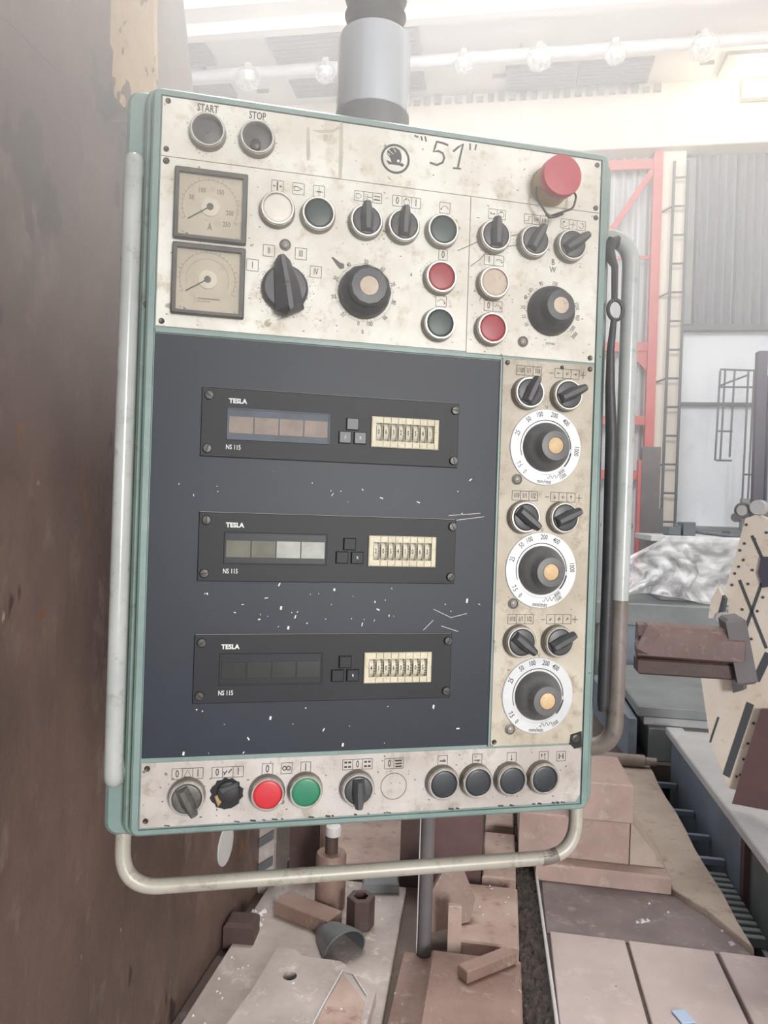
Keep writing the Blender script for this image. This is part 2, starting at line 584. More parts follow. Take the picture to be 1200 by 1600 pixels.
zc = w(0, 4.26)[1]
for a, b_ in ((2.60, 3.4), (3.4, 4.2), (4.2, 5.1)):
    corrugated(a, b_, zc, 7.35, WY - .02, .13, .05, CORR)
for a, b_ in ((-2.6, -1.4), (-1.4, -.2), (-.2, .9), (.9, 1.55), (1.55, 2.12)):
    corrugated(a, b_, .3, 7.3, WY - .02, .17, .05, CORRL)
MB().box(2.56, 5.1, WY - .1, WY + .05, zc - .09, zc).build('sheet_ledge', LADM, wall)
x_, z_ = w(0, 3.15)
MB().box(2.6, 5.1, WY - .03, WY + .05, z_ - .025, z_ + .025).build('wall_rail', LADM, wall)
MB().box(1.5, 5.1, WY - .05, WY + .05, w(0, 1.40)[1] - .03, w(0, 1.40)[1] + .03).build('wall_rail', GREYST, wall)
struct(MB().box(6.2, 6.4, -5, 12.4, 0, 8.3).build('wall_right', CREAMW))
# cream pilaster that carries the ladder
struct(MB().box(2.235, 2.58, WY - .22, WY + .05, 0, 7.3, .01).build('pillar', CREAMW))
# dark stile edge next to the sheeting
struct(MB().box(2.58, 2.75, WY - .12, WY + .05, zc, 7.15).build('trim_1', GREYST))

# crane girder and roof
g = struct(MB().box(-6, 6, 11.9, 12.2, 7.62, 8.25, .01).build('trim_2', GIRD))
g['label'] = 'pale concrete crane girder along the back wall'
MB().box(-6, 6, 11.82, 12.2, 7.22, 7.62, .015).build('lower_flange', GIRD, g)
for i in range(26):  # grey boxes drawn for the bumpy shadow line above the girder
    MB().box(-2.2 + i * .17, -2.1 + i * .17, 11.84, 11.9, 8.10, 8.17 + .04 * (i % 3)).build('shadow_bump', GREYST, g)
ce = struct(MB().box(-6.5, 6.5, 9.45, 12.4, 8.25, 8.5).build('ceiling', CEILM))
MB().box(-6.5, 6.5, -5, 7.9, 8.3, 8.5).build('roof_slab', CEILM, ce)
MB().box(-6.5, 6.5, 9.75, 9.9, 8.08, 8.25).build('roof_rib', CEILM, ce)
MB().box(-6.5, 6.5, 10.86, 11.05, 8.16, 8.25).build('roof_rib', CEILM, ce)


def louvre(x0, x1, y0, y1, slats=True):
    f = MB().box(x0, x1, y0, y1, 8.17, 8.25, .01).build('roof_panel', LOUV, ce)
    n = 7
    for i in range(n):
        y = y0 + (y1 - y0) * (i + .5) / n
        MB().box(x0 + .04, x1 - .04, y - .012, y + .012, 8.16, 8.17).build('slat', LOUV, f)


louvre(-3.62, -1.43, 10.02, 10.68)
louvre(-5.7, -4.55, 10.06, 10.6)
louvre(-3.58, -1.45, 11.13, 11.6)
louvre(-5.7, -4.56, 11.05, 11.5)
louvre(-.22, .83, 11.16, 11.78)
louvre(.86, 1.92, 11.16, 11.76)
o = MB().box(2.92, 4.6, 11.18, 11.78, 8.18, 8.25, .01).build('roof_panel', GREYST, ce)
for x in (-4.2, -.42, 2.6):
    MB().box(x, x + .2, 11.4, 11.43, 8.2, 8.25).build('roof_hook', LADM, ce)

# ================================================================== the control pendant
PX = (-.1415, .8574, 1.1284)
pend = thing('control_pendant', 'grey-green hanging control cabinet with worn metal plates, knobs and black readout panel', 'control panel', PX, math.radians(22.03))


def P():
    return MB(panel_map)


def rect(u0, u1, v0, v1):
    return [(u0, v0), (u1, v0), (u1, v1), (u0, v1)]


P().prism(rrect(-41, 564, -20, 829, 16), -150, -32, 4).build('housing', GREEN, pend)
fr_out = rrect(-10.5, 541, -9, 817, 10)
fr_in = rrect(-1.5, 531.5, -1.0, 810, 1.2)
P().ring(fr_out, fr_in, -33, 1.2, 2.5).build('front_frame', GREEN, pend)
fr2_out = rrect(-19, 549, -15, 823, 14)
P().ring(fr2_out, rrect(-12, 542, -10, 818, 10), -33, -14, 3).build('gasket_rim', GREEN_CHIP, pend)
P().prism(rect(-1.2, 531.2, -.8, 809.8), -30, -1.6).build('backing_panel', GREEN, pend)
title = P().prism(rect(0, 530, 0, 65.4), -1.6, 0, .4).build('title_plate', ALU, pend)
inst = P().prism(rect(0, 359.4, 66, 253), -1.6, 0, .4).build('instrument_plate', ALU, pend)
spin = P().prism(rect(360, 530, 66, 254.4), -1.6, 0, .4).build('spindle_plate', ALU, pend)
feed = P().prism(rect(408, 530, 257.4, 733), -1.6, -.1, .4).build('feed_plate', CREAM, pend)
feed['label'] = 'stained cream plate with three feed dials'
base = P().prism([(0, 736), (519, 735), (530, 742), (530, 798), (524, 807), (0, 808)], -1.6, 0, .4).build('switch_plate', ALU_DIM, pend)
blackp = P().prism(rect(0, 404, 261, 731), -1.6, -.4, .4).build('black_panel', BLACKP, pend)
P().box(404.4, 407.2, 256, 733, -1.6, .8, .5).build('divider_strip', GREEN, pend)
P().box(0, 407, 255, 260, -1.6, .8, .5).build('divider_strip', GREEN, pend)

# wear on the plates with shapes of their own
o = P()
o.prism([(159, 12), (162, 11), (163.6, 30), (164.3, 46), (162.5, 49.5), (160.4, 49), (159.6, 40)], 0, .15)
o.prism([(197, 1), (201, 0.6), (202, 40), (201.6, 64), (197.8, 64), (197.4, 40)], 0, .1)
o.prism([(164, 14), (190, 10), (196, 4), (197, 8), (190, 13), (176, 16)], 0, .1)
o.prism([(178, 17), (184, 16), (183, 24), (179, 25)], 0, .1)
o.build('paint_drip', mat('drip_grey', S(168, 168, 154), S(188, 182, 166), None, scale=30, rough=.35), title, kind='stuff')
o = P()
for pts in ([(362, 150), (374, 140), (388, 122), (404, 110), (424, 104)], [(375, 190), (380, 176)], [(405, 122), (420, 118), (436, 116)], [(345, 133), (362, 124), (376, 116)]):
    o.stroke(pts, 1.0, 0, .12)
for k in range(60):
    u, v, r = random.uniform(4, 352), random.uniform(70, 250), random.uniform(.3, 1.0)
    a = random.uniform(0, PI)
    o.stroke([(u, v), (u + 3 * r * math.cos(a), v + 2 * r * math.sin(a))], r, 0, .1)
for k in range(70):
    u, v, r = random.uniform(364, 526), random.uniform(70, 252), random.uniform(.3, 1.1)
    a = random.uniform(0, PI)
    o.stroke([(u, v), (u + 3 * r * math.cos(a), v + 2 * r * math.sin(a))], r, 0, .1)
for k in range(34):
    u, v, r = random.uniform(4, 526), random.uniform(3, 63), random.uniform(.3, .8)
    o.stroke([(u, v), (u + 2 * r, v + r)], r, 0, .1)
o.build('scratch', INKFAINT, inst, 0, kind='stuff')
o = P()
for k in range(70):
    u, v, r = random.uniform(3, 527), random.uniform(738, 804), random.uniform(.4, 1.1)
    a = random.uniform(0, PI)
    o.stroke([(u, v), (u + 2.5 * r * math.cos(a), v + 2 * r * math.sin(a))], r, 0, .1)
for k in range(26):
    u = random.uniform(5, 520)
    o.stroke([(u, 806), (u + random.uniform(2, 7), 807)], random.uniform(1, 2.4), 0, .12)
o.build('scratch', SCREWM, base, 0, kind='stuff')
o = P()
for k in range(64):
    u = random.gauss(200, 90)
    v = random.choice([random.uniform(400, 450), random.gauss(560, 16), random.gauss(570, 20), random.uniform(675, 728), random.uniform(540, 590)])
    if not 6 < u < 398:
        continue
    a, L = random.uniform(0, PI), random.choice([1, 1, 1.4, 2.5, 4])
    o.stroke([(u, v), (u + L * math.cos(a), v + L * math.sin(a))], random.uniform(.5, 1.5), -.4, -.2)
for u, v, L in ((148, 562, 4), (157, 585, 3.6), (209, 541, 3), (372, 552, 5), (140, 688, 4), (45, 725, 4), (225, 722, 4), (300, 600, 7), (334, 680, 4), (205, 603, 5)):
    o.stroke([(u, v), (u - .6, v + L)], 2.2, -.4, -.15)
for pts in ([(330, 565), (352, 575), (372, 570)], [(340, 585), (362, 592)], [(318, 590), (330, 578)], [(345, 452), (385, 448)], [(350, 458), (390, 452)]):
    o.stroke(pts, .5, -.4, -.2)
o.build('paint_fleck', WHITEINK, blackp, 0, kind='stuff')

o = P()  # grime specks; the halos also paint in the shading round the knobs
for (u, v, r0, r1, n_) in ((140, 200, 27, 37, 150), (232, 195, 31, 36, 60), (467, 195, 31, 37, 70), (45, 150, 3, 14, 30), (49, 35, 21, 27, 40), (103, 35, 21, 27, 40),
                           (389, 113, 21, 27, 40), (440, 114, 21, 26, 40), (490, 113, 21, 26, 40), (230, 114, 21, 25, 30), (323, 170, 21, 25, 30), (389, 170, 21, 27, 40), (389, 225, 21, 27, 40)):
    for k in range(n_):
        a, r = random.uniform(0, 2 * PI), r0 + (r1 - r0) * random.random() ** 1.8
        q = random.uniform(.25, .8)
        uu, vv, b_ = u + r * math.cos(a), v + r * math.sin(a), random.uniform(0, PI)
        o.prism([(uu + q * math.cos(b_ + t_) * random.uniform(.6, 1.5), vv + q * math.sin(b_ + t_)) for t_ in (0, 1.3, 2.7, 4.2)], 0, .08)
o.build('grime_and_shade', mat('grime_shade_brown', S(140, 126, 106), S(116, 102, 84), None, scale=90, rough=.7), inst, 0, kind='stuff')
# screws of the plates
for (u, v, pl, r) in ((6, 5, title, 3), (5.5, 58, title, 3), (6, 71, inst, 3.6), (6.5, 247.5, inst, 3.2), (524.5, 6, title, 3.2), (524.5, 60, title, 3.2), (525, 72, spin, 3.2), (523.5, 248.5, spin, 3.2),
                      (413.5, 262.5, feed, 3), (486, 263, feed, 2.4), (412.5, 727.5, feed, 3), (522, 728, feed, 6), (6.5, 742, base, 3.2), (6.5, 800, base, 3), (524, 262.5, feed, 3.2)):
    P().lathe(u, v, [(r, 0), (r, .9), (r * .75, 1.4), (r * .3, 1.1)], 12).build('screw', SCREWM, pl)
P().prism([(514, 722), (529, 718), (530, 738), (520, 740), (513, 733)], 0, .5).build('broken_corner', DARK, base)
# small indicator lenses
for (u, v, pl) in ((139, 149, inst), (432.6, 235.4, spin), (430.8, 404.8, feed), (431.3, 557.5, feed), (432.6, 712.4, feed)):
    o = P().lathe(u, v, [(6.6, 0), (6.6, 1.2), (5.2, 1.8), (5, .8)], 18).build('indicator_lamp', STEELBZ, pend)
    P().lathe(u, v, [(4.9, .6), (4.4, 2.2), (2.6, 3.2), (.4, 3.5)], 16).build('lens', mat('lens_grey', S(140, 138, 134), None, rough=.25) if 'lens_grey' not in MATS else MATS['lens_grey'], o)

# ---- push buttons and selectors
BEZEL = [(20.4, 0), (20.3, 4), (19.4, 9.4), (17.4, 9.6), (17.2, 2)]
RIM = [(19.3, 9), (18.9, 11), (18.2, 11.7), (16.7, 11.7), (16.1, 10.9), (16.1, 3), (17, 3)]


def bezel(u, v, name, label=None):
    """Grey collar of a button or selector with its bright chrome rim."""
    R_ = lambda prof: P().loft([[(u + r * math.cos(2 * PI * i / 36), v + r * math.sin(2 * PI * i / 36), h) for i in range(36)] for r, h in prof], False, False)
    b = R_(BEZEL)
    b.lathe(u, v, [(17.4, .3), (17.2, 2)], 36)
    o_ = b.build(name, STEELBZ, pend, label=label)
    R_(RIM).build('chrome_rim', CHROME, o_)
    return o_


def push_button(u, v, m, label=None, cup=False, tilt=0):
    o = bezel(u, v, 'push_button', label)
    if cup:
        P().lathe(u, v, [(16.1, 2.6), (14, 2.7), (12, 3.2), (6, 4.2), (2.2, 4.6), (1.6, 6.2), (.4, 6.4)], 28).build('cup', mat('cup_grey', S(92, 88, 86), S(78, 76, 76), None, scale=40, rough=.5) if 'cup_grey' not in MATS else MATS['cup_grey'], o)
    else:
        P().lathe(u, v, [(16, 2), (16, 9.4), (15.2, 10.2), (13, 10.6), (.5, 10.7)], 32).build('button_cap', m, o)
    return o


push_button(49.3, 35, DARK, 'empty chrome button ring under START', True)
o = push_button(103.5, 35.3, DARK, 'empty chrome button ring under STOP', True)
P().lathe(102, 42, [(6.4, 3), (6, 6.5), (5, 7.2), (1, 7.4)], 20).build('plunger', SCREWM, o)
push_button(128.5, 112, CAPWHT, 'white push button')
push_button(174.9, 112.2, CAPDG, 'dark green push button')
push_button(323.2, 113.8, CAPDG, None)
push_button(323, 169.5, CAPRED, 'dull red push button')
push_button(323, 224.8, CAPDG, None)
push_button(389.6, 169.5, CAPCRM, 'dirty cream push button')
push_button(389, 224.7, CAPRED, 'dull red push button')
push_button(138.6, 773.8, CAPRED2, 'bright red push button')
push_button(182, 773.3, CAPGRN, 'green push button')
for u in (346.7, 389.6, 433.6, 476.4):
    push_button(u, 772.4, CAPBLK)


def selector(u, v, ang, m=None, lever=20, label=None):
    o = bezel(u, v, 'rotary_switch', label)
    k = P().lathe(u, v, [(16, 2), (16, 10.5), (15.2, 12), (13, 12.6), (.5, 12.8)], 28)
    c, s = math.cos(math.radians(ang)), math.sin(math.radians(ang))
    T = lambda x, y: (u + x * c - y * s, v + x * s + y * c)      # y < 0 points where the lever points
    bot = [(-6.5, 13.5), (6.5, 13.5), (7.4, -4), (4.2, -lever), (-4.2, -lever), (-7.4, -4)]
    top = [(-2.2, 12), (2.2, 12), (2.6, -4), (1.8, -lever + 1), (-1.8, -lever + 1), (-2.6, -4)]
    k.loft([[T(*p) + (11.5,) for p in bot], [T(*p) + (16,) for p in bot], [T(*p) + (21.5,) for p in top]])
    k.build('knob', m or KNOB, o)
    return o


selector(230.7, 113.9, -2)
selector(275.4, 113.9, 2)
selector(389.2, 112.9, 0)
selector(440.2, 113.7, 28)
selector(489.6, 113.2, 55, lever=23)
selector(440, 298.7, 24)
selector(490.9, 298.3, 64, lever=23)
selector(439.8, 451, 128, lever=21)
selector(491.5, 450, 64, lever=21)
selector(439.9, 603.6, 128, lever=21)
selector(490.2, 603.8, 62, lever=21)
selector(50.1, 773.5, 154, mat('grey_lever_knob', S(112, 108, 104), S(70, 68, 66), None, scale=30, rough=.4), lever=20, label='selector with a worn grey knob')
selector(242.8, 774, 178, lever=20)
# the broken selector: only a ragged hole with stubs
o = P().prism([(93.2 + (18 + 1.6 * math.sin(i * 2.3)) * math.cos(2 * PI * i / 26), 774 + (17.6 + 1.4 * math.sin(i * 3.1)) * math.sin(2 * PI * i / 26)) for i in range(26)], 0, .5)\
    .build('broken_switch', DARK, pend, label='ragged black hole where a selector broke off')
P().lathe(95, 772, [(13, .4), (12, 4), (9, 5.5), (2, 6)], 18).build('stub', RUBBER, o)
P().prism([(80, 776), (86, 772), (88, 782), (84, 788)], .4, 4, 1).build('splinter', YELLOWBR, o)
P().prism([(84, 766), (104, 760), (106, 764), (88, 772)], 5, 8, 1).build('splinter', KNOB, o)
# blanked position: a scribed circle
P().circle(287.5, 775.5, 15.6, .7, 0, .12, 40).build('scribed_circle', INK, base)

# ---- four-position switch
o = P().lathe(140.1, 199.4, [(26.5, 0), (26.5, 5), (25.5, 8), (23, 10), (.5, 10.5)], 36).build('range_switch', KNOB, pend)
ang = math.radians(-10)
c, s = math.cos(ang), math.sin(ang)
T = lambda x, y: (140.1 + x * c - y * s, 199.4 + x * s + y * c)
bot = [(-15, 27), (-4, 33), (17, 27), (15, 0), (9, -27), (4, -34), (-4, -34), (-9, -27), (-12, 0)]
top = [(-1, 25), (0, 30), (4, 27), (4, 0), (2.5, -26), (1.4, -32), (-1.4, -32), (-2, -26), (-1, 0)]
P().loft([[T(*p) + (8,) for p in bot], [T(*p) + (15,) for p in bot], [T(*p) + (25,) for p in top]]).build('pointer_bar', KNOB, o)
P().lathe(141, 200, [(3, 22), (3, 25.8), (.4, 26)], 12).build('set_screw', SCREWM, o)


def dial_knob(parent, u, v, prof, cap_r, cap_h, m, wob=None, capm=None):
    P().lathe(u, v, prof, 48, wob).build('knob', m, parent)
    P().lathe(u, v, [(cap_r, cap_h - 2), (cap_r, cap_h + .6), (cap_r - 1, cap_h + 1.2), (.4, cap_h + 1.3)], 24).build('knob_cap', capm or TAN, parent)


flute = lambda i: 1 + .018 * math.cos(2 * PI * i * 12 / 48)
# potentiometers on the upper plates
o = P().lathe(232.5, 194.9, [(30.6, 0), (30.6, 2.5), (30, 4)], 48).build('speed_knob', KNOB, pend)
P().lathe(232.5, 194.9, [(30, 3.5), (29.6, 11), (27.5, 16), (24, 18.5), (22.3, 20), (21.6, 29), (20, 30.6), (11.2, 31), (11, 29.5)], 48, flute).build('knob', KNOB, o)
P().lathe(232.5, 194.9, [(10.8, 29), (10.8, 30.8), (.4, 31)], 24).build('knob_cap', CAPCRM, o)
P().prism([(192.5, 157.5), (194.5, 157), (203, 162.5), (207.5, 163.5), (207.8, 168.5), (203.5, 170), (200, 167)], 0, .5).build('pointer_mark', SCREWM, o)
o = P().lathe(467.6, 195, [(30.6, 0), (30.6, 2.5), (30, 4)], 48).build('speed_knob', KNOB, pend)
P().lathe(467.6, 195, [(30, 3.5), (29.2, 9), (26.5, 13), (22, 15.5), (19.4, 19), (18.8, 28), (17.6, 30), (10.2, 30.4), (10, 29)], 48).build('knob', KNOB, o)
P().lathe(467.6, 195, [(9.8, 28.5), (9.8, 30.6), (.4, 31)], 24).build('knob_cap', CAPCRM, o)

# ---- feed dials
DIALS = [(467.2, 363.6, 0, [('25', -67), ('50', -36), ('100', -14), ('200', 14), ('400', 39), ('1000', 94)], '8000'),
         (466.6, 516.1, -1, [('25', -71), ('50', -42), ('100', -25), ('200', 3), ('400', 27), ('1000', 84)], '8000'),
         (467.6, 671.5, 0, [('25', -62), ('50', -34), ('100', -13), ('200', 13), ('400', 33)], None)]
for u, v, _, marks, inner in DIALS:
    o = P().loft([[(u + r * math.cos(2 * PI * i / 64), v + r * math.sin(2 * PI * i / 64), h) for i in range(64)] for r, h in [(47, 0), (47, 1.2), (46.4, 1.8), (34.2, 1.8), (33.6, 1.2), (30, 1.2)]]).build('feed_dial', SCALE, pend)
    t = P()
    for s_, a in marks:
        t.text(s_, u + 41 * math.sin(math.radians(a)), v - 41 * math.cos(math.radians(a)), 6.2, 1.95, a, .7)
    for s_, a in (('7.5', -123), ('0', -139)):
        t.text(s_, u + 41.5 * math.sin(math.radians(a)), v - 41.5 * math.cos(math.radians(a)), 6, 1.95, a + 180, .7)
    t.text('1500', u + 42.5 * math.sin(math.radians(146)), v - 42.5 * math.cos(math.radians(146)), 4.8, 1.95, 146 + 180, .72)
    if inner:
        t.text(inner, u + 37 * math.sin(math.radians(143)), v - 37 * math.cos(math.radians(143)), 4.4, 1.95, 143 + 180, .68)
    t.text('mm/min', u - 1, v + 42.6, 5, 1.95, 3, .8)
    t.stroke([(u + 3 + i * .9, v + 37 - .12 * i + 2.4 * math.sin(i * 1.05)) for i in range(19)], .6, 1.8, 1.95)
    t.circle(u, v, 33.4, .7, 1.8, 1.95, 40, -110, 92)
    t.circle(u, v, 34.2, 1.6, 1.8, 1.95, 14, 100, 132)
    t.stroke([(u - 1.5, v - 52), (u + .3, v - 47.5), (u + 1.6, v - 52)], .7, 0, .1)
    t.build('scale_marking', INK, o, 0, kind='stuff')
    dial_knob(o, u, v, [(30.4, 1.2), (30.2, 4), (28.5, 9), (25, 13), (21, 16.5), (19.4, 20), (18.8, 27), (17.6, 28.8), (10.4, 29.2), (10.2, 28)], 9.8, 28.5, DIALK)

# ---- meters
for (v0, hub, ndl, nums, low) in ((77, (54.5, 116.6), (30.8, 132.5), [('50', 34, 108), ('100', 45, 99), ('150', 65, 99), ('200', 76, 121), ('250', 73, 134)], 'A'),
                                  (160, (54.3, 197.6), (31, 212.3), [], None)):
    u0, u1, v1 = 15.8, 95, v0 + 78.6
    o = P().ring(rrect(u0, u1, v0, v1, 1.5, 2), rrect(u0 + 5, u1 - 5, v0 + 5.5, v1 - 4.5, .8, 2), 0, 7, 1.2).build('meter', METERFR, pend)
    P().prism(rect(u0 + 4, u1 - 4, v0 + 4, v1 - 4), 0, 1.2).build('meter_face', METERFACE, o)
    t = P()
    hu, hv = hub
    t.circle(hu, hv, 30, .35, 1.2, 1.35, 26, -118, 118)
    for k in range(26):
        a = math.radians(-118 + 236 * k / 25)
        r2 = 34 if k % 5 == 0 else 32
        t.stroke([(hu + 30 * math.sin(a), hv - 30 * math.cos(a)), (hu + r2 * math.sin(a), hv - r2 * math.cos(a))], .45, 1.2, 1.35)
    for s_, a, b_ in nums:
        t.text(s_, a, b_ + v0 - 77, 5.4, 1.4, 0, .72)
    if low:
        t.text(low, 54.7, 138.8, 8, 1.4, 0, .62, .01)
    else:
        t.circle(hu, hv, 23, .3, 1.2, 1.35, 26, -110, 110)
        t.stroke([(44, 219), (68, 219)], 1.2, 1.2, 1.35)
        t.stroke([(44, 222), (58, 222)], .6, 1.2, 1.35)
    t.stroke([(u0 + 9, v1 - 10), (u0 + 11, v1 - 8)], .7, 1.2, 1.35)
    t.stroke([(u0 + 13, v1 - 8), (u0 + 16, v1 - 6.5)], 1.6, 1.2, 1.35)
    t.stroke([(u1 - 12, v1 - 8), (u1 - 9, v1 - 7)], .6, 1.2, 1.35)
    t.build('scale_marking', INKFAINT, o, 0, kind='stuff')
    P().lathe(hu, hv, [(10.5, 1.2), (10.5, 2.4), (9.8, 2.8), (4, 2.8)], 24).build('hub_disc', mat('hub_pale', S(220, 210, 194), None, rough=.5) if 'hub_pale' not in MATS else MATS['hub_pale'], o)
    P().lathe(hu, hv, [(3.8, 2.6), (3.6, 4.2), (.4, 4.4)], 18).build('pivot', SCREWM, o)
    P().stroke([(hu, hv), (hu + (ndl[0] - hu) * .5, hv + (ndl[1] - hv) * .5), ndl], 1.1, 3.0, 3.4).build('needle', INK, o)
    P().box(u0 + 4.8, u1 - 4.8, v0 + 5.2, v1 - 4.3, 5.0, 5.6).build('glass', PANE, o)

# ---- emergency stop
o = P().lathe(460, 42, [(24.5, 0), (24.5, 3), (22.5, 4), (22.5, 22), (21, 25)], 36).build('emergency_stop', YELLOWBR, pend, label='big red mushroom stop button on dirty yellow collar')
P().lathe(461.2, 42, [(20, 20), (24.6, 24), (25, 27), (25, 34), (24, 36.4), (20, 37), (.5, 37.2)], 44).build('mushroom_cap', REDESTOP, o)
P().tube(fillet([(438, 50, 12), (437, 66, 18), (452, 87, 20), (484, 73, 20), (489, 56, 18), (484, 48, 14)], [6, 5, 5, 5]), 1.3, 8).build('guard_wire', SCREWM, o)
P().tube([(449, 84, 20), (453, 88, 22), (460, 86, 21), (470, 81, 20)], 2.0, 8).build('wire_twist', SCREWM, o)

# ---- counters
for k, (du, dv) in enumerate(((52.2, 317), (53.4, 456.6), (52.6, 593.8))):
    o = P().prism(rect(du, du + 300.5, dv, dv + 77.4), -.4, 2.2, .6).build('counter_display', UNIT, pend, label=(None, 'counter with half pale readout', 'counter with dark readout')[k])
    if k == 0:
        o['label'] = 'counter with a tan reflection coloured into its readout'
    for su, sv in ((8, 9), (7.6, 68.5), (295.8, 8.6), (295.4, 69)):
        q = P().lathe(du + su, dv + sv, [(5.2, 2.2), (5.2, 4.2), (4.4, 5.2), (.5, 5.4)], 16).build('screw', SCREWM, o)
    for n_, (su, sv) in enumerate(((8, 9), (7.6, 68.5), (295.8, 8.6), (295.4, 69))):
        a = .6 + n_ * 1.3 + k
        P().stroke([(du + su - 4 * math.cos(a), dv + sv - 4 * math.sin(a)), (du + su + 4 * math.cos(a), dv + sv + 4 * math.sin(a))], .9, 5.3, 5.5).build('screw_slot', DARK, o)
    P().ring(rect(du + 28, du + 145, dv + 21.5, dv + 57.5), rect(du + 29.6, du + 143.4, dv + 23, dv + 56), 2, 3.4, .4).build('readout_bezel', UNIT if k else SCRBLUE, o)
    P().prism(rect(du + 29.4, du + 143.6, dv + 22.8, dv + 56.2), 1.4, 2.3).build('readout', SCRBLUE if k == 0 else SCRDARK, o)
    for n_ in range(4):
        m = (CELL_REFLECT, CELL_LIT if n_ > 1 else CELL_OLV, CELL_DRK)[k]
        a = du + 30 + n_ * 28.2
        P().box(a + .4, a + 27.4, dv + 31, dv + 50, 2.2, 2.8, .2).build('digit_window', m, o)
    for (ku, kv, ch_) in ((171, 32.2, ''), (162.6, 48, 'S'), (180.4, 48, 'R')):
        P().prism(rect(du + ku - 7.2, du + ku + 7.2, dv + kv - 7, dv + kv + 7), 2, 5.4, .9).build('key', CAPBLK if k == 0 else UNIT, o)
    # thumbwheels
    a, b_ = du + 193.4, dv + 21.6
    P().ring(rect(a, a + 82, b_, b_ + 36), rect(a + 5.5, a + 76.5, b_ + 7.5, b_ + 28.5), 2, 5.6, 1).build('thumbwheel_frame', TW, o)
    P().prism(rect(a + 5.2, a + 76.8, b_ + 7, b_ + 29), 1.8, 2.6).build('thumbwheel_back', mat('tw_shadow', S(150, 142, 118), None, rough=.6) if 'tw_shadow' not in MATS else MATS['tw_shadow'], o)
    dg = P()
    for n_ in range(8):
        cx = a + 9.2 + n_ * 8.9
        wv = MB(lambda p, cx=cx, b_=b_: panel_map((p[2], b_ + 18 + p[0], 2.0 + p[1])))
        pts = [(9.5 * math.cos(math.radians(180 * i / 10)), 4.4 * math.sin(math.radians(180 * i / 10))) for i in range(11)]
        wv.prism(pts, cx - 3.2, cx + 1.6)
        wv.build('thumbwheel', TWW, o)
        kn = MB(lambda p, cx=cx, b_=b_: panel_map((p[2], b_ + 18 + p[0], 2.0 + p[1])))
        for i in range(9):
            t_ = math.radians(12 + 156 * i / 8)
            cx2, cy2 = 10.2 * math.cos(t_), 5.0 * math.sin(t_)
            kn.prism([(cx2 - .55, cy2 - .7), (cx2 + .55, cy2 - .7), (cx2 + .55, cy2 + .5), (cx2 - .55, cy2 + .5)], cx + 1.9, cx + 3.6)
        kn.build('wheel_knurl', SCREWM, o, kind='stuff')
        dg.text('02460135'[(n_ * 3 + k) % 8], cx - .8, b_ + 18, 5.5, 6.7, 0, .6)
        dg.stroke([(cx + 4.9, b_ + .6), (cx + 4.9, b_ + 7)], .5, 5.5, 5.75)
        dg.stroke([(cx + 4.9, b_ + 29), (cx + 4.9, b_ + 35)], .5, 5.5, 5.75)
    dg.build('thumbwheel_marking', INK, o, 0, kind='stuff')
    t = P()
    t.text('TESLA', du + 39.5, dv + 14, 5, 2.4, 0, 1.0, .04)
    t.text('NS 115', du + 36, dv + 66, 5.2, 2.4, 0, .74, .012)
    if k == 0:
        t.text('S', du + 162.6, dv + 48, 3.6, 5.6)
    t.text('R', du + 180.4, dv + 48, 3.2, 5.6)
    t.build('lettering', WHITEINK, o, 0, kind='stuff')
    P().stroke([(du + 1, dv - .2), (du + 299, dv - .2)], .5, 2, 2.4).build('worn_edge', SCREWM if k == 0 else mat('edge_%d' % k, S(130, 124, 116), None), o)


# ---- legends
def boxes(t, u, v, n, w_=10.8, h=11.5, lw=.6):
    """n joined square frames centred on u."""
    x0 = u - n * w_ / 2
    for i in range(n + 1):
        t.stroke([(x0 + i * w_, v - h / 2), (x0 + i * w_, v + h / 2)], lw, 0, .1)
    for s_ in (-1, 1):
        t.stroke([(x0, v + s_ * h / 2), (x0 + n * w_, v + s_ * h / 2)], lw, 0, .1)


def arrow(t, u, v, L, ang, lw=.6):
    c, s_ = math.cos(math.radians(ang)), math.sin(math.radians(ang))
    R_ = lambda x, y: (u + x * c - y * s_, v + x * s_ + y * c)
    t.stroke([R_(-L / 2, 0), R_(L / 2, 0)], lw, 0, .12)
    t.prism([R_(L / 2 + .6, 0), R_(L / 2 - 1.8, 1.3), R_(L / 2 - 1.8, -1.3)], 0, .12)


def arc_arrow(t, u, v, r, a0, a1, lw=.6):
    t.circle(u, v, r, lw, 0, .12, 12, a0, a1)
    a = math.radians(a1)
    x, y = u + r * math.sin(a), v - r * math.cos(a)
    sg = 1 if a1 > a0 else -1
    d_ = (math.cos(a) * sg, math.sin(a) * sg)
    t.prism([(x + d_[0] * 2.2, y + d_[1] * 2.2), (x - d_[1] * 1.3, y + d_[0] * 1.3), (x + d_[1] * 1.3, y - d_[0] * 1.3)], 0, .12)


t = P()
t.text('START', 48.5, 7.2, 8.2, .1, 0, .66, .02)
t.text('STOP', 103.2, 7.2, 8.2, .1, 0, .66, .02)
t.build('lettering', INK, title, 0, kind='stuff')
t = P()
t.stroke([(329, 8.5), (322, 6.8), (314.5, 6.2), (312.8, 12), (311, 18.5), (317, 17), (322.5, 19), (324.5, 24), (322.6, 30), (315.5, 34), (306.8, 32.2)], 2.6, 0, .12)
t.stroke([(335, 15.3), (341, 9.5), (347.6, 4), (344.6, 18), (341.7, 34)], 2.5, 0, .12)
t.stroke([(335.6, 34.9), (346, 34.4)], 2.2, 0, .12)
for a, b_ in (((295.1, 2.4), (296.6, 7.6)), ((299.8, 1.9), (301.4, 8)), ((356.2, 2.4), (356.6, 10.3)), ((364.3, 2.4), (362.8, 9.6)), ((286.6, 2.9), (291.8, 4))):
    t.stroke([a, b_], 2.0, 0, .12)
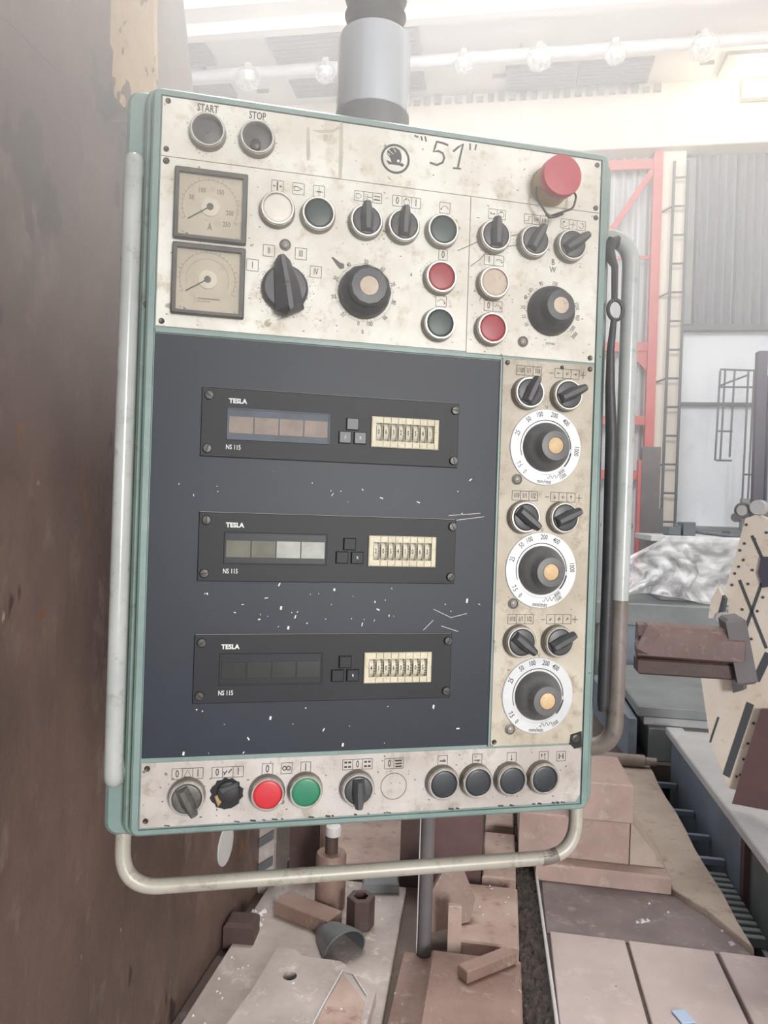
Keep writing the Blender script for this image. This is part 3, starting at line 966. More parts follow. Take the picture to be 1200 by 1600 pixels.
t.build('handwritten_number', MARKER, title, 0, kind='stuff')
# emblem: ring with a winged arrow
t = P()
t.circle(264.5, 33.6, 16.2, 2.7, 0, .12, 44)
t.prism([(253.5, 28.8), (255, 24.5), (259, 21.2), (264, 20.2), (269, 22.4), (271.6, 27), (272.2, 33), (270.6, 38.5), (260, 38.2), (258.8, 34.5), (256.6, 31.5)], 0, .12)
t.prism([(254, 36.4), (257, 37.2), (260, 38.2), (271, 38.4), (272.5, 37.2), (275.8, 39.4), (273, 42), (270.6, 40.8), (260, 40.6), (257.4, 41.2), (255.4, 39.6)], 0, .12)
t.build('emblem', MARKER, title, 0, kind='stuff')
t = P()
for pts in ([(256, 24), (262, 28.5)], [(253, 27.5), (258, 30)], [(261, 20), (265, 26)]):
    t.stroke(pts, .8, .12, .2)
t.lathe(268.2, 35.6, [(1.7, .12), (1.7, .22)], 14)
t.build('emblem_gap', ALU, title, 0, kind='stuff')

t = P()
boxes(t, 128, 83.2, 1, 13, 13)
t.stroke([(128, 78), (128, 88)], 1.6, 0, .12)
arrow(t, 124.2, 83.2, 3, 0)
arrow(t, 132, 83.2, 3, 180)
boxes(t, 152, 83.2, 1, 13, 13)
t.stroke([(147, 81), (151, 81), (153, 82), (157, 83.2), (153, 84.6), (151, 85.6), (147, 85.6), (147, 81)], .8, 0, .12)
boxes(t, 175.6, 83.2, 1, 13, 13)
arrow(t, 173.5, 83.6, 4, 0)
arrow(t, 178, 83.6, 4, 180)
t.stroke([(175.6, 78), (175.6, 88.5)], .6, 0, .12)
boxes(t, 233.5, 82.5, 3)
t.stroke([(219, 80), (223, 80), (226, 82.5), (223, 85), (219, 85), (219, 80)], .6, 0, .12)
t.stroke([(229, 82.5), (238, 82.5)], .6, 0, .12)
t.stroke([(229, 80), (233, 80), (233, 85), (229, 85)], .6, 0, .12)
t.stroke([(240.5, 80.6), (248, 80.6)], 1.2, 0, .12)
t.stroke([(240.5, 84.6), (248, 84.6)], 1.6, 0, .12)
boxes(t, 280, 82.5, 3, 11.4, 12.5)
t.text('0', 268.6, 82.5, 8, .12, 0, .7)
arc_arrow(t, 280, 82.5, 3.6, 20, 160)
arc_arrow(t, 280, 82.5, 3.6, 200, 340)
t.text('I', 291.4, 82.5, 8, .12, 0, .7)
boxes(t, 327.2, 83.8, 1, 13, 13)
arc_arrow(t, 327.2, 86, 4.4, 75, -75)
boxes(t, 327, 140, 1, 10.5, 12.5)
t.text('0', 327, 140, 8.5, .12, 0, .7)
boxes(t, 326.4, 195.6, 1, 13, 13)
arc_arrow(t, 326.4, 198, 4.4, -75, 75)
for s_, a, b_ in (('I', 102.9, 175.8), ('II', 120.8, 157.5), ('III', 157.1, 157.2), ('IV', 175, 176.1)):
    boxes(t, a, b_, 1, 13, 13)
    t.text(s_, a, b_, 7, .12, 0, .62)
for s_, a in (('0', -171), ('10', -139), ('20', -102), ('30', -68), ('40', -32), ('50', 2), ('60', 35), ('70', 68), ('80', 102), ('90', 136), ('100', 168)):
    r = 36.5
    t.text(s_, 232.5 + r * math.sin(math.radians(a)), 194.9 - r * math.cos(math.radians(a)), 5, .12, a if abs(a) < 150 else 0, .72)
t.circle(232.5, 194.9, 34, .25, 0, .1, 44, -170, 170)
t.text('%', 232, 240.5, 4.4, .12, 8, .8)
t.build('legend', INK, inst, 0, kind='stuff')

t = P()
boxes(t, 393.8, 83.4, 2)
arrow(t, 388.4, 83.4, 5.5, 0)
arrow(t, 387.6, 83.4, 5.5, 180)
arc_arrow(t, 399.2, 83.4, 3.4, -160, -20)
arc_arrow(t, 399.2, 83.4, 3.4, 160, 20)
boxes(t, 445, 84, 3, 10.4)
t.stroke([(431, 86.5), (435, 86.5), (435, 81), (438, 81)], .7, 0, .12)
t.text('1/4', 445, 84, 5, .12, 0, .7)
t.text('1/8', 455, 84, 5, .12, 0, .7)
boxes(t, 494.5, 84.3, 3, 11)
arc_arrow(t, 483.5, 84.6, 3.2, 100, 320)
t.stroke([(490.5, 84.3), (498, 84.3)], .7, 0, .12)
t.stroke([(494.3, 80.5), (494.3, 88)], .7, 0, .12)
arc_arrow(t, 505.6, 84.6, 3.2, -100, -320)
boxes(t, 391.6, 139.6, 2, 12.6, 12.5)
t.text('I', 385.3, 139.6, 8, .12, 0, .7)
arc_arrow(t, 398, 142, 4, -70, 70)
boxes(t, 392.4, 195.4, 2, 11.6, 12.5)
t.text('0', 386.7, 195.4, 8, .12, 0, .7)
arc_arrow(t, 398.3, 197.6, 3.8, -70, 70)
t.text('B', 469.2, 133.9, 7, .12, 0, .8, .01)
t.text('W', 469, 143.4, 7, .12, 0, .8, .01)
cu_, cv_ = 467.6, 195.5
for s_, a, r in (('95', -22, 36), ('150', 8, 35.5), ('1250', 74, 37), ('950', 96, 37), ('1500', 122, 36), ('2000', 128, 43), ('60', -48, 36), ('40', -66, 36), ('25', -86, 36), ('15', -104, 36), ('10', -120, 36)):
    t.text(s_, cu_ + r * math.sin(math.radians(a)), cv_ - r * math.cos(math.radians(a)), 4.8, .12, a if abs(a) < 100 else a + 180, .7)
t.text('ot/min', 469, 234.5, 3.6, .12, 2, .9)
t.build('legend', INK, spin, 0, kind='stuff')

t = P()
for v, fr in ((270.6, ('1/100', '1/1', '1/10')), (424.6, ('1/10', '1/1', '1/2')), (577, ('1/10', '1/1', '1/2'))):
    boxes(t, 442, v, 3, 11.1, 11.5)
    for i, s_ in enumerate(fr):
        t.text(s_, 431 + i * 11.1, v, 6, .12, 0, .62 if len(s_) < 4 else .5)
    boxes(t, 493, v, 3, 11, 11.5)
    a = {270.6: (180, 0, 0), 424.6: (90, 0, -90), 577: (135, 0, -45)}[v]
    arrow(t, 482, v, 4.5, a[0])
    t.stroke([(490.6, v), (495.6, v)], .6, 0, .12)
    t.stroke([(493, v - 2.5), (493, v + 2.5)], .6, 0, .12)
    arrow(t, 504, v, 4.5, a[2])
    t.stroke([(469, v + .4), (474.5, v + .4)], .7, 0, .12)
    t.stroke([(511, v + .2), (519, v + .2)], .7, 0, .12)
    t.stroke([(515, v - 4), (515, v + 4.4)], .7, 0, .12)
t.build('legend', INK, feed, 0, kind='stuff')

t = P()
boxes(t, 49.8, 749.6, 3, 11.2, 12)
t.text('0', 38.6, 749.6, 8, .12, 0, .7)
t.stroke([(46, 753), (49.8, 745.5), (53.6, 753), (46, 753)], .7, 0, .12)
t.text('I', 61, 749.6, 8, .12, 0, .7)
boxes(t, 93.8, 749.8, 3, 11.6, 12)
t.text('0', 82.2, 749.8, 8, .12, 0, .7)
t.stroke([(89.5, 753), (93, 748), (94.5, 751), (98, 746.5)], 1.3, 0, .12)
t.text('I', 105.4, 749.8, 8, .12, 0, .7)
boxes(t, 138.1, 748.4, 1, 12, 12.5)
t.text('0', 138.1, 748.4, 8.5, .12, 0, .7)
boxes(t, 159.9, 748.4, 1, 12.4, 12.5)
t.circle(157.6, 748.4, 2.2, 1, 0, .12, 14)
t.circle(162.2, 748.4, 2.2, 1, 0, .12, 14)
boxes(t, 182, 748.4, 1, 11.5, 12.5)
t.text('I', 182, 748.4, 8.5, .12, 0, .7)
boxes(t, 243, 747.5, 3, 11.8, 12)
for uu in (231.2, 254.8):
    for dv_ in (-2.6, 2.6):
        t.stroke([(uu - 4, 747.5 + dv_), (uu - .6, 747.5 + dv_)], 2.2, 0, .12)
        t.stroke([(uu + .6, 747.5 + dv_), (uu + 4, 747.5 + dv_)], 2.2, 0, .12)
t.text('0', 243, 747.5, 8, .12, 0, .7)
boxes(t, 287, 748.4, 2, 11.4, 12)
t.text('0', 281.4, 748.4, 8, .12, 0, .7)
for dv_ in (-3, .5, 4):
    t.stroke([(288.6, 748.2 + dv_), (296.6, 748.2 + dv_)], 2, 0, .12)
for uu, vv, kd in ((347.4, 747.6, 0), (391.4, 747.4, 1), (436.1, 747.4, 2), (478.6, 747.8, 3), (502.3, 748.6, 4)):
    boxes(t, uu, vv, 1, 12, 12)
    if kd == 0:
        t.stroke([(uu - 4, vv + .5), (uu + 4, vv + .5)], 1.4, 0, .12)
        t.circle(uu + 2, vv, 1.6, .6, 0, .12, 10)
    elif kd == 1:
        t.stroke([(uu - 3.6, vv + 1.6), (uu + 4, vv + 1.6)], 1.2, 0, .12)
        t.stroke([(uu - 3.6, vv - 2.4), (uu - 1, vv - 2.4)], .7, 0, .12)
    elif kd == 2:
        arrow(t, uu, vv, 7, 90)
    elif kd == 3:
        arrow(t, uu - 2.6, vv - 1, 4, -90)
        arrow(t, uu + 1.6, vv, 7, -90)
    else:
        t.stroke([(uu - 2.6, vv - 3.4), (uu - 2.6, vv + 3.4)], 1.3, 0, .12)
        t.stroke([(uu + 2.6, vv - 3.4), (uu + 2.6, vv + 3.4)], 1.3, 0, .12)
        t.stroke([(uu - 2.6, vv), (uu + 2.6, vv)], .8, 0, .12)
t.build('legend', INK, base, 0, kind='stuff')

# ---- handles, sleeve and hose
P().tube(fillet([(-28, 86, -40), (-28, 70, 0), (-29, 400, 0), (-29, 758, 0), (-27, 742, -40)], [14, 5, 16], 8), 10, 18).build('handle', TUBE, pend)
P().tube(fillet([(548, 77, -50), (594, 77, -30), (594, 400, -30), (593.5, 560, -30)], [40, 5], 12), 11.4, 18).build('handle', TUBE, pend)
P().tube(fillet([(593.5, 556, -30), (593, 640, -30), (592, 752, -30), (548, 754, -50)], [5, 36], 12), 11.6, 18).build('handle_lower', TUBE_RUST, pend, label='lower end of the handle worn to brown')
P().tube([(497, 893, -36), (503, 893, -36), (511, 892, -36), (519, 889.5, -36)], 9.15, 18).build('worn_band', TUBE_RUST, pend, label='rusty worn band on the bottom handle')
P().tube(fillet([(-21, 815, -45), (-21, 891, -36), (546, 893, -36), (548, 815, -45)], [44, 48], 12), 9.0, 18).build('handle', TUBE_B, pend)
S0 = MB(xf((-.010, .104, 0)))
S0.lathe(0, 0, [(.0475, .886), (.0475, .982), (.046, .988)], 40).build('swivel_sleeve', SLEEVE, pend)
S0 = MB(xf((-.010, .104, 0)))
S0.lathe(0, 0, [(.0485, .80), (.0485, .886)], 40).build('sleeve_collar', SLEEVE_D, pend)
hb = MB(xf((-.010, .104, 0)))
hb.lathe(0, 0, [(.0375 + (.003 if i % 2 else -.002), 0.985 + i * .011) for i in range(120)], 28)
hb.build('corrugated_hose', RUBBER, pend, 80)
P().prism(rrect(-38, -14, 742, 768, 4), -34, -26, 2).build('handle_foot', GREEN, pend)

# ---- hook rod hung inside the side handle
def pend_world():
    m = Matrix.Translation(PX) @ Matrix.Rotation(math.radians(22.03), 4, 'Z')
    return lambda p: tuple(m @ Vector(panel_map(p)))


rod = thing('hook_rod', 'dark iron hook rod with ring eye hanging inside the side handle of the cabinet', 'hook', pend_world()((568, 690, -20)))
ro = Vector(rod.location)
RW = lambda p: tuple(Vector(pend_world()(p)) - ro)
b_ = MB()
b_.tube([RW(p) for p in ((572, 92, -30), (564, 89, -16), (557, 92, -14), (554, 102, -18), (560, 112, -22), (566, 122, -22), (567, 164, -22))], [.004, .0055, .007, .0075, .0065, .0044, .004], 10)
b_.build('hook', IRON, rod)
b_ = MB()
b_.tube([RW((569 + 10.5 * math.sin(a * PI / 12), 178 - 13 * math.cos(a * PI / 12), -22)) for a in range(25)], .0026, 8).build('ring', IRON, rod)
b_ = MB()
b_.tube([RW(p) for p in ((567, 192, -22), (564, 230, -22), (565, 280, -22), (569, 340, -22), (571, 520, -22), (570, 688, -22), (569, 700, -22))], [.004, .005, .0062, .0075, .0078, .0075, .005], 12).build('shaft', IRON, rod)

# ================================================================== machine column beside the pendant
col = thing('machine_column', 'huge rusty brown machine column rising beside the control cabinet', 'machine', (-1.2, 1.2, 0))


def rel(o_):
    q = Vector(o_.location)
    return lambda p: tuple(Vector(p) - q)


C_ = rel(col)
MB(C_).box(-1.7, -.9, -.6, 2.77, .0, 2.35, .006).build('lower_casting', RUSTBR, col)
MB(C_).box(-1.7, -.903, -.6, 1.52, 2.345, 4.2, .004).build('upper_casting', RUSTBR, col)
b_ = MB(C_)
n = 34
pts_l = []
for i in range(n + 1):
    z = 2.30 + 1.7 * i / n
    pts_l.append((-.9 + .012 * math.sin(i * 2.1) + .008 * random.random() - (.01 if i > 3 else -.02 * (3 - i)), z))
pts_r = [(-.797 + .003 * math.sin(i), 2.36 + 1.64 * i / n) for i in range(n, -1, -1)]
b_.T = lambda p: C_((p[0], p[2], p[1]))
b_.prism(pts_l + pts_r, 1.513, 1.53)
b_.build('flaking_paint_strip', OCHRE, col, label='strip of flaking ochre paint')
MB(C_).box(-1.4, -.799, 1.53, 1.62, 2.36, 4.2).build('guide_rail', GREYCAST, col)
b_ = MB(lambda p: C_((p[2], p[0], p[1])))
b_.prism([(1.53, 2.352), (1.815, 2.352), (1.728, 2.528), (1.655, 2.705), (1.56, 3.1), (1.53, 3.2)], -1.3, -.801)
b_.build('tapered_bracket', GREYCAST, col)
b_ = MB(lambda p: C_((p[2], p[0], p[1])))  # pale disc drawn for the bright view through an oval hole
b_.prism([(2.375 + .068 * math.cos(2 * PI * i / 20), .35 + .066 * math.sin(2 * PI * i / 20)) for i in range(20)], -.91, -.896)
b_.build('bright_hole_disc', PALEST, col, label='pale oval disc standing in for a hole that shows bright')
b_ = MB(C_)
b_.box(-.9, -.84, 2.74, 2.77, 0, .40)
b_.build('chipped_edge', PLATEST, col)
for i in range(3):
    z = .08 + .1 * i
    MB(lambda p: C_((p[0], p[2], p[1]))).prism([(-.898, z), (-.842, z + .04), (-.842, z + .075), (-.898, z + .035)], 2.73, 2.742).build('edge_weld', CURL, col)

# ================================================================== things under and behind the pendant
def block(name, label, cat, x0, x1, y0, y1, z0, z1, m, ch=.004, rz=0, group=None, rx=0, ry=0):
    cx, cy = (x0 + x1) / 2, (y0 + y1) / 2
    b = MB()
    b.box(x0 - cx, x1 - cx, y0 - cy, y1 - cy, 0, z1 - z0, ch)
    o_ = b.build(name, m)
    o_.location = (cx, cy, z0)
    o_.rotation_euler = (rx, ry, rz)
    return tag(o_, label, cat, group)


# base plate of the pole's neighbour
o = MB().prism([(-.86, 1.75), (-.29, 1.75), (-.335, 2.86), (-.86, 2.86)], 0, .03, .004).build('steel_base_plate', PLATEST)
tag(o, 'wide dusty steel plate on the floor under the cabinet', 'plate')
o = block('steel_base_plate', 'pale scrubbed steel plate lying behind the wide dusty plate', 'plate', -.84, -.30, 2.93, 3.6, 0, .05, RUSTPL2)
o = block('steel_base_plate', 'furthest pale steel plate behind the two dark posts', 'plate', -.84, -.28, 3.66, 4.5, 0, .06, PLATEST)
# cover plate with a hole and torn sheet
cp = thing('cover_plate', 'cut steel cover plate with a round bolt hole, lying on the dusty plate', 'plate', (-.55, 2.05, .031))
K = rel(cp)
b_ = MB(K)
hx, hy, hr = -.609, 2.194, .022
outer = [(-.75, 1.72), (-.345, 1.72), (-.338, 2.03), (-.336, 2.18), (-.454, 2.285), (-.475, 2.30), (-.53, 2.30), (-.60, 2.30), (-.628, 2.33), (-.69, 2.33), (-.70, 2.1)]
inner = []
for p in outer:
    a = math.atan2(p[1] - hy, p[0] - hx)
    inner.append((hx + hr * math.cos(a), hy + hr * math.sin(a)))
n = len(outer)
# refine the outline so that the hole stays round
ro_, ri_ = [], []
for i in range(n):
    p, q = Vector(outer[i]), Vector(outer[(i + 1) % n])
    for k in range(4):
        s_ = p.lerp(q, k / 4)
        a = math.atan2(s_.y - hy, s_.x - hx)
        ro_.append(tuple(s_))
        ri_.append((hx + hr * math.cos(a), hy + hr * math.sin(a)))
b_.ring(ro_, ri_, .031, .058, 0)
b_.build('plate_body', PLATEST, cp)
b_ = MB(K).lathe(hx, hy, [(hr, .032), (hr, .034)], 20).build('hole_shadow_plate', PITM, cp)
b_ = MB(K).prism([(-.49, 1.74), (-.36, 1.74), (-.355, 2.02), (-.36, 2.12), (-.45, 2.235), (-.47, 2.1)], .058, .0615, .001).build('worn_patch', RUSTPL2, cp)
b_ = MB(K)
b_.tube([(-.50, 1.8, .061), (-.478, 2.06, .061), (-.455, 2.25, .062), (-.42, 2.24, .062), (-.36, 2.15, .061)], .0025, 6).build('raised_rim', PALEST, cp)
# curled sheet
b_ = MB()
n = 16
r0 = []
for i in range(n + 1):
    a = PI * (1.08 - 1.16 * i / n)
    y, z = .075 * math.cos(a), .075 * math.sin(a)
    r0.append((y, z))
A0, A1 = [], []
for sc, xo, yo, L in ((1, 0, 0, A0), (.62, -.15, .1, A1)):
    for y, z in r0:
        L.append((y * sc, z * sc))
vs, fs = [], []
for x, sc, dz in ((0, 1, 0), (-.05, .9, -.004), (-.11, .72, -.01), (-.17, .45, -.014)):
    for y, z in r0:
        vs.append((x + .02 * (z / .075), y * sc, z * sc + dz))
m_ = n + 1
for k in range(3):
    for i in range(n):
        fs.append((k * m_ + i, k * m_ + i + 1, (k + 1) * m_ + i + 1, (k + 1) * m_ + i))
q = len(vs)
vs2 = vs + [(x, y * .94, z * .94 - .002) for x, y, z in vs]
fs2 = fs + [tuple(q + i for i in reversed(f)) for f in fs]
for i in range(n):
    for k in (0, 3):
        fs2.append((k * m_ + i, k * m_ + i + 1, q + k * m_ + i + 1, q + k * m_ + i))
o = MB().add(vs2, fs2).build('curled_sheet', CURL, None, 60)
o.location = (-.475, 2.375, .05)
o.rotation_euler = (0, 0, math.radians(-52))
tag(o, 'blue-grey curled strip of sheet metal standing on the cover plate', 'sheet metal')
# cylinder with a thin stub
cy = thing('rusty_spindle', 'thick rusty cylinder with a thinner stub on top, behind the bottom handle', 'cylinder', (-.595, 2.66, .03))
MB().lathe(0, 0, [(.056, 0), (.056, .19), (.052, .2)], 28).build('cylinder_body', RUSTPL, cy)
MB().lathe(0, 0, [(.024, .2), (.024, .265)], 20).build('stub', DARKRUST, cy)
MB().lathe(.005, 0, [(.029, .265), (.03, .285), (.027, .297), (.01, .302)], 20).build('stub_head', PALEST, cy)
# hex spacer
bs = thing('hex_spacer', 'hollow rusty hexagonal spacer nut standing on the dusty plate', 'nut', (-.46, 2.56, .03))
hexo = [(.05 * math.cos(PI / 3 * i + .3), .05 * math.sin(PI / 3 * i + .3)) for i in range(6)]
hexi = [(.027 * math.cos(PI / 3 * i + .3), .027 * math.sin(PI / 3 * i + .3)) for i in range(6)]
MB().ring(hexo, hexi, 0, .105, .003).build('hex_body', DARKRUST, bs)
MB().prism(hexi, 0, .05).build('bore', PITM, bs)
block('steel_bar', 'short dark steel bar lying across the plate beside the rusty cylinder', 'bar', -.77, -.53, 2.505, 2.59, .031, .085, RUSTPL, .003, math.radians(-22))
block('nut_block', 'square rusty nut block at the foot of the machine column', 'nut', -.895, -.79, 2.36, 2.45, 0, .095, DARKRUST, .012, math.radians(6))
MB().lathe(0, 0, [(.02, .0), (.02, .004)], 16)
block('floor_rail', 'rusty flat rail along the foot of the machine column', 'rail', -.86, -.80, 1.6, 2.32, 0, .02, RUSTPL, .003)
block('floor_rail', 'second flat rusty rail beside the cover plate edge', 'rail', -.79, -.735, 1.6, 2.3, 0, .028, RUSTPL, .003)
# pole
po = thing('steel_pole', 'slim grey steel pole standing on the floor behind the cabinet', 'pole', (-.222, 2.46, 0))
MB().lathe(0, 0, [(.0235, 0), (.0235, 1.25)], 20).build('pole_tube', POSTBR, po)
MB().lathe(0, 0, [(.032, 0), (.032, .012), (.026, .02)], 20).build('pole_foot', DARKRUST, po)
MB().box(-.0262, -.0225, -.008, .004, .02, 1.25).build('bright_edge', PALEST, po)
# dark posts behind
block('dark_post', 'dark brown square post on the plate nearest the machine column', 'post', -.815, -.695, 2.87, 3.0, .0, .55, DARKRUST, .004)
block('post_edge_strip', 'thin rust-orange strip against the dark brown post', 'strip', -.692, -.675, 2.87, 2.93, .0, .5, RUSTPL, .001)
block('dark_post', 'dark brown post directly behind the slim pole', 'post', -.372, -.25, 2.92, 3.05, .0, .55, DARKRUST, .004)
block('dark_crate_block', 'wide dark brown steel block behind the slim pole', 'block', -.245, -.05, 2.93, 3.2, .0, .5, PURPLE, .004)
block('grey_wedge', 'small blue-grey wedge of sheet behind the hexagonal spacer', 'wedge', -.50, -.36, 2.78, 2.84, .03, .075, CURL, .006, math.radians(12))
# stepped rusty blocks
for i, (y0, y1, lb) in enumerate(((3.43, 4.1, 'furthest pale rusty block in the row beside the dirt strip'), (2.93, 3.34, 'third rusty block in the row, behind the leaning plate'),
                                  (2.47, 2.86, 'second rusty block in the row with a pale worn spot'), (1.85, 2.40, 'nearest rusty block in the row at the bottom edge'))):
    block('rusty_step_block', lb, 'block', -.045 if i < 2 else -.13 - .06 * (i == 3), .083 + .004 * i, y0, y1, .0205 if i == 3 else 0, .075, (RUSTPL2, RUSTPL2, RUSTPL2, RUSTPL)[i], .006, group='rusty step blocks beside the dirt strip')
block('rust_bed', 'low dark rusty slab under the loose bars', 'slab', -.29, .085, 1.6, 2.46, 0, .02, RUSTPL, .003)
o = block('upright_bar', 'short rusty bar leaning upright against the second rusty block', 'bar', -.142, -.098, 2.40, 2.44, .02, .20, RUSTPL2, .003, math.radians(4), rx=math.radians(-14))
o = block('loose_bar', 'rusty square bar lying slantwise on the nearest rusty block', 'bar', -.11, .09, 2.30, 2.345, .076, .115, RUSTPL, .003, math.radians(42))
b_ = MB()
b_.T = lambda p: (p[0], p[2], p[1])
b_.prism([(-.085, 0), (.06, .03), (.085, .1), (.05, .19), (-.02, .2), (-.09, .1)], -.02, .02, .004)
o = b_.build('leaning_plate', RUSTPL)
o.location = (-.135, 2.56, .05)
o.rotation_euler = (math.radians(-22), 0, math.radians(18))
tag(o, 'brown lens-shaped plate leaning beside the pole', 'plate')
# scattered light crumbs
b_ = MB()
for k in range(160):
    x, y = random.uniform(-.84, .07), random.uniform(1.9, 2.85)
    r = random.uniform(.002, .006)
    z = .031 if x < -.33 else (.021 if y < 2.4 else .077)
    if -.76 < x < -.30 and y < 2.6 or -.33 < x < .1 and 2.25 < y < 2.62:
        continue
    b_.add([(x + r, y, z), (x - r * .6, y + r, z), (x - r * .5, y - r, z), (x, y, z + r * 1.2)], [(0, 1, 2), (0, 1, 3), (1, 2, 3), (2, 0, 3)])
for (x, y) in ((-.80, 2.66), (-.76, 2.6), (-.74, 2.70), (-.82, 2.55), (-.70, 2.66), (-.83, 2.48)):
    for k in range(9):
        r = random.uniform(.005, .014)
        a, b2 = x + random.gauss(0, .014), y + random.gauss(0, .014)
        b_.add([(a + r, b2, .03), (a - r * .6, b2 + r, .03), (a - r * .5, b2 - r, .03), (a, b2, .032 + r)], [(0, 1, 2), (0, 1, 3), (1, 2, 3), (2, 0, 3)])
tag(b_.build('crumbs', PALEST, None, 0, kind='stuff'), 'pale crumbs of plaster scattered over the rusty plates', 'debris')

# ================================================================== right-hand floor: step slab, blocks, ledge
block('step_slab', 'pinkish stone slab forming a low step on the concrete', 'slab', .17, .70, 3.085, 3.45, 0, .075, BLOCKP, .008)
block('lower_block', 'larger pinkish block standing on the step slab', 'block', .10, .545, 3.15, 3.5, .076, .255, BLOCKP, .006)
block('upper_block', 'smaller pale pink block stacked on the larger block', 'block', .30, .545, 3.12, 3.48, .256, .415, BLOCKP, .006, math.radians(2))
b_ = MB(lambda p: (p[0], p[2], p[1]))
b_.prism([(.551, .077), (.69, .077), (.551, .25)], 3.16, 3.44)
tag(b_.build('wedge_fill', LEDGE), 'sloping tan mortar fill beside the stacked pink blocks', 'mortar')
o = MB().prism([(.706, 3.09), (.80, 2.95), (.895, 2.72)] + [(.893 + .006 * math.sin(i * 1.7), 2.9 + .2 * i) for i in range(10)] + [(.56, 4.72), (.56, 3.52), (.706, 3.46)], 0, .03, .004).build('tan_ledge', LEDGE)
tag(o, 'long tan concrete ledge beside the open pit', 'ledge')
b_ = MB()
for x, y, r in ((.55, 2.86, .016), (.57, 2.87, .012), (.53, 2.85, .01), (.84, 2.78, .014), (.87, 2.83, .012), (.83, 2.86, .008), (.66, 2.95, .006), (.6, 3.0, .007), (.36, 2.5, .008), (.62, 2.45, .007), (.9, 2.6, .007)):
    b_.add([(x + r, y, .004), (x - r * .6, y + r, .004), (x - r * .5, y - r, .004), (x, y, .006 + r * .7)], [(0, 1, 2), (0, 1, 3), (1, 2, 3), (2, 0, 3)])
tag(b_.build('plaster_chips', PALEST, None, 0, kind='stuff'), 'white plaster chips on the dark concrete', 'debris')
o = MB().box(-.022, .022, -.028, .028, 0, .006, .001).build('blue_card', mat('pale_blue_card', S(170, 190, 216), None, rough=.4))
o.location = (.57, 2.31, .021)
o.rotation_euler = (0, 0, .35)
tag(o, 'small pale blue card lying on a floor plate', 'card')
# pit crossbars and grating
for y, lb in ((4.5, 'furthest'), (4.1, 'second furthest'), (3.8, 'second nearest'), (3.55, 'nearest')):
    block('pit_crossbar', 'thin steel crossbar spanning the dark pit, %s of the four' % lb, 'bar', .9, 1.03, y - .012, y + .012, -.06, -.03, BLUEST, .002, group='crossbars over the pit')
gr = thing('pit_grating', 'grey slatted grating sunk in the pit', 'grating', (1.0, 3.3, -.1))
for i in range(11):
    MB().box(-.098, .03, -.30 + i * .05, -.275 + i * .05, -.02, .02, .003).build('slat', GREYST, gr)
MB().box(-.098, -.08, -.6, .24, -.06, -.02).build('side_bar', GREYST, gr)
MB().box(.012, .03, -.6, .24, -.06, -.02).build('side_bar', GREYST, gr)

# ================================================================== machine bed and faceplate beside the pit
bed = thing('machine_bed', 'long blue-grey machine bed with pale top edge running beside the pit', 'machine', (1.3, 3.6, -.3))
K = rel(bed)
MB(K).box(1.035, 1.5, 3.34, 4.68, -.3, .20, .01).build('bed_casting', BLUEST, bed)
MB(K).box(1.06, 1.5, 2.2, 3.335, -.3, .20, .01).build('bed_casting', GREYST, bed)
MB(K).box(1.0, 1.1, 2.2, 4.69, .20, .245, .006).build('top_rail', PALEST, bed)
MB(K).box(1.035, 1.06, 3.30, 3.345, -.3, .2, .003).build('joint_strip', PURPLE, bed)
wk = MB(K).box(1.1, 1.5, 2.2, 4.66, .20, .235, .003).build('walkway_grid', PALEST, bed)
for i in range(10):
    for j in range(26):
        x, y = 1.115 + i * .037, 2.3 + j * .037
        MB(K).box(x, x + .024, y, y + .024, .235, .242).build('grid_stud', PALEST, wk)
MB(lambda p: K((p[2], p[0], p[1]))).prism([(2.2, -.3), (2.95, -.3), (2.8, .1), (2.2, .12)], 1.035, 1.06, .006).build('bed_skirt', BLUEST, bed)

# faceplate with crossed slots, standing on the bed
fp = thing('slotted_faceplate', 'upright ochre and white faceplate with crossed slots and bolt holes on the machine bed', 'machine part', (.98, 3.35, .246))
a = math.radians(-35)
FP = lambda p: tuple(Matrix.Rotation(a, 4, 'Z') @ Vector((p[0], p[2], p[1] + .054)))
F = MB(FP)
F.prism([(-.047, .89), (-.004, 1.065), (.03, 1.218), (.07, 1.232), (.2, 1.18), (.42, .9), (.42, .1), (.0, .06), (-.019, .103), (-.084, .237), (-.134, .516), (-.12, .56), (-.027, .79), (-.026, .842)], 0, .1, .006).build('plate_body', ANGLEPL, fp)


def slot(p, q, wd, name='slot'):
    MB(FP).stroke([p, q], wd, -.002, .02).build(name, SLOTM, fp, 0)


slot((.015, .954), (.13, .68), .012)
slot((.124, 1.02), (.041, .732), .012)
slot((.059, 1.145), (.1, 1.057), .012)
slot((.14, .66), (.094, .54), .03)
slot((.075, .44), (-.012, .11), .03)
slot((-.052, .354), (-.084, .237), .008)
MB(FP).prism([(.09, .99), (.1, 1.06), (.18, 1.06), (.18, .95), (.11, .93)], -.01, .02, .003).build('socket', MACHB, fp)
for (x, y) in ((.035, 1.19), (.03, 1.11), (.013, 1.08), (.028, 1.04), (.01, 1.01), (-.005, .98), (-.015, .93), (.065, 1.0), (.05, .94), (.03, .83), (.07, 1.13), (.115, 1.16), (.09, .83), (.07, .71), (.11, .89),
               (.09, .36), (.095, .30), (.07, .27), (.055, .2), (.07, .21), (.03, .12), (.045, .13)):
    MB(FP).lathe(x, y, [(.006, .0), (.006, -.003)], 10).build('bolt_hole', SLOTM, fp)
MB(FP).prism([(-.027, .793), (.03, .78), (.045, .68), (.06, .6), (.06, .5), (.02, .48), (.0, .6), (-.02, .7)], -.05, 0, .006).build('bracket', POSTBR, fp)
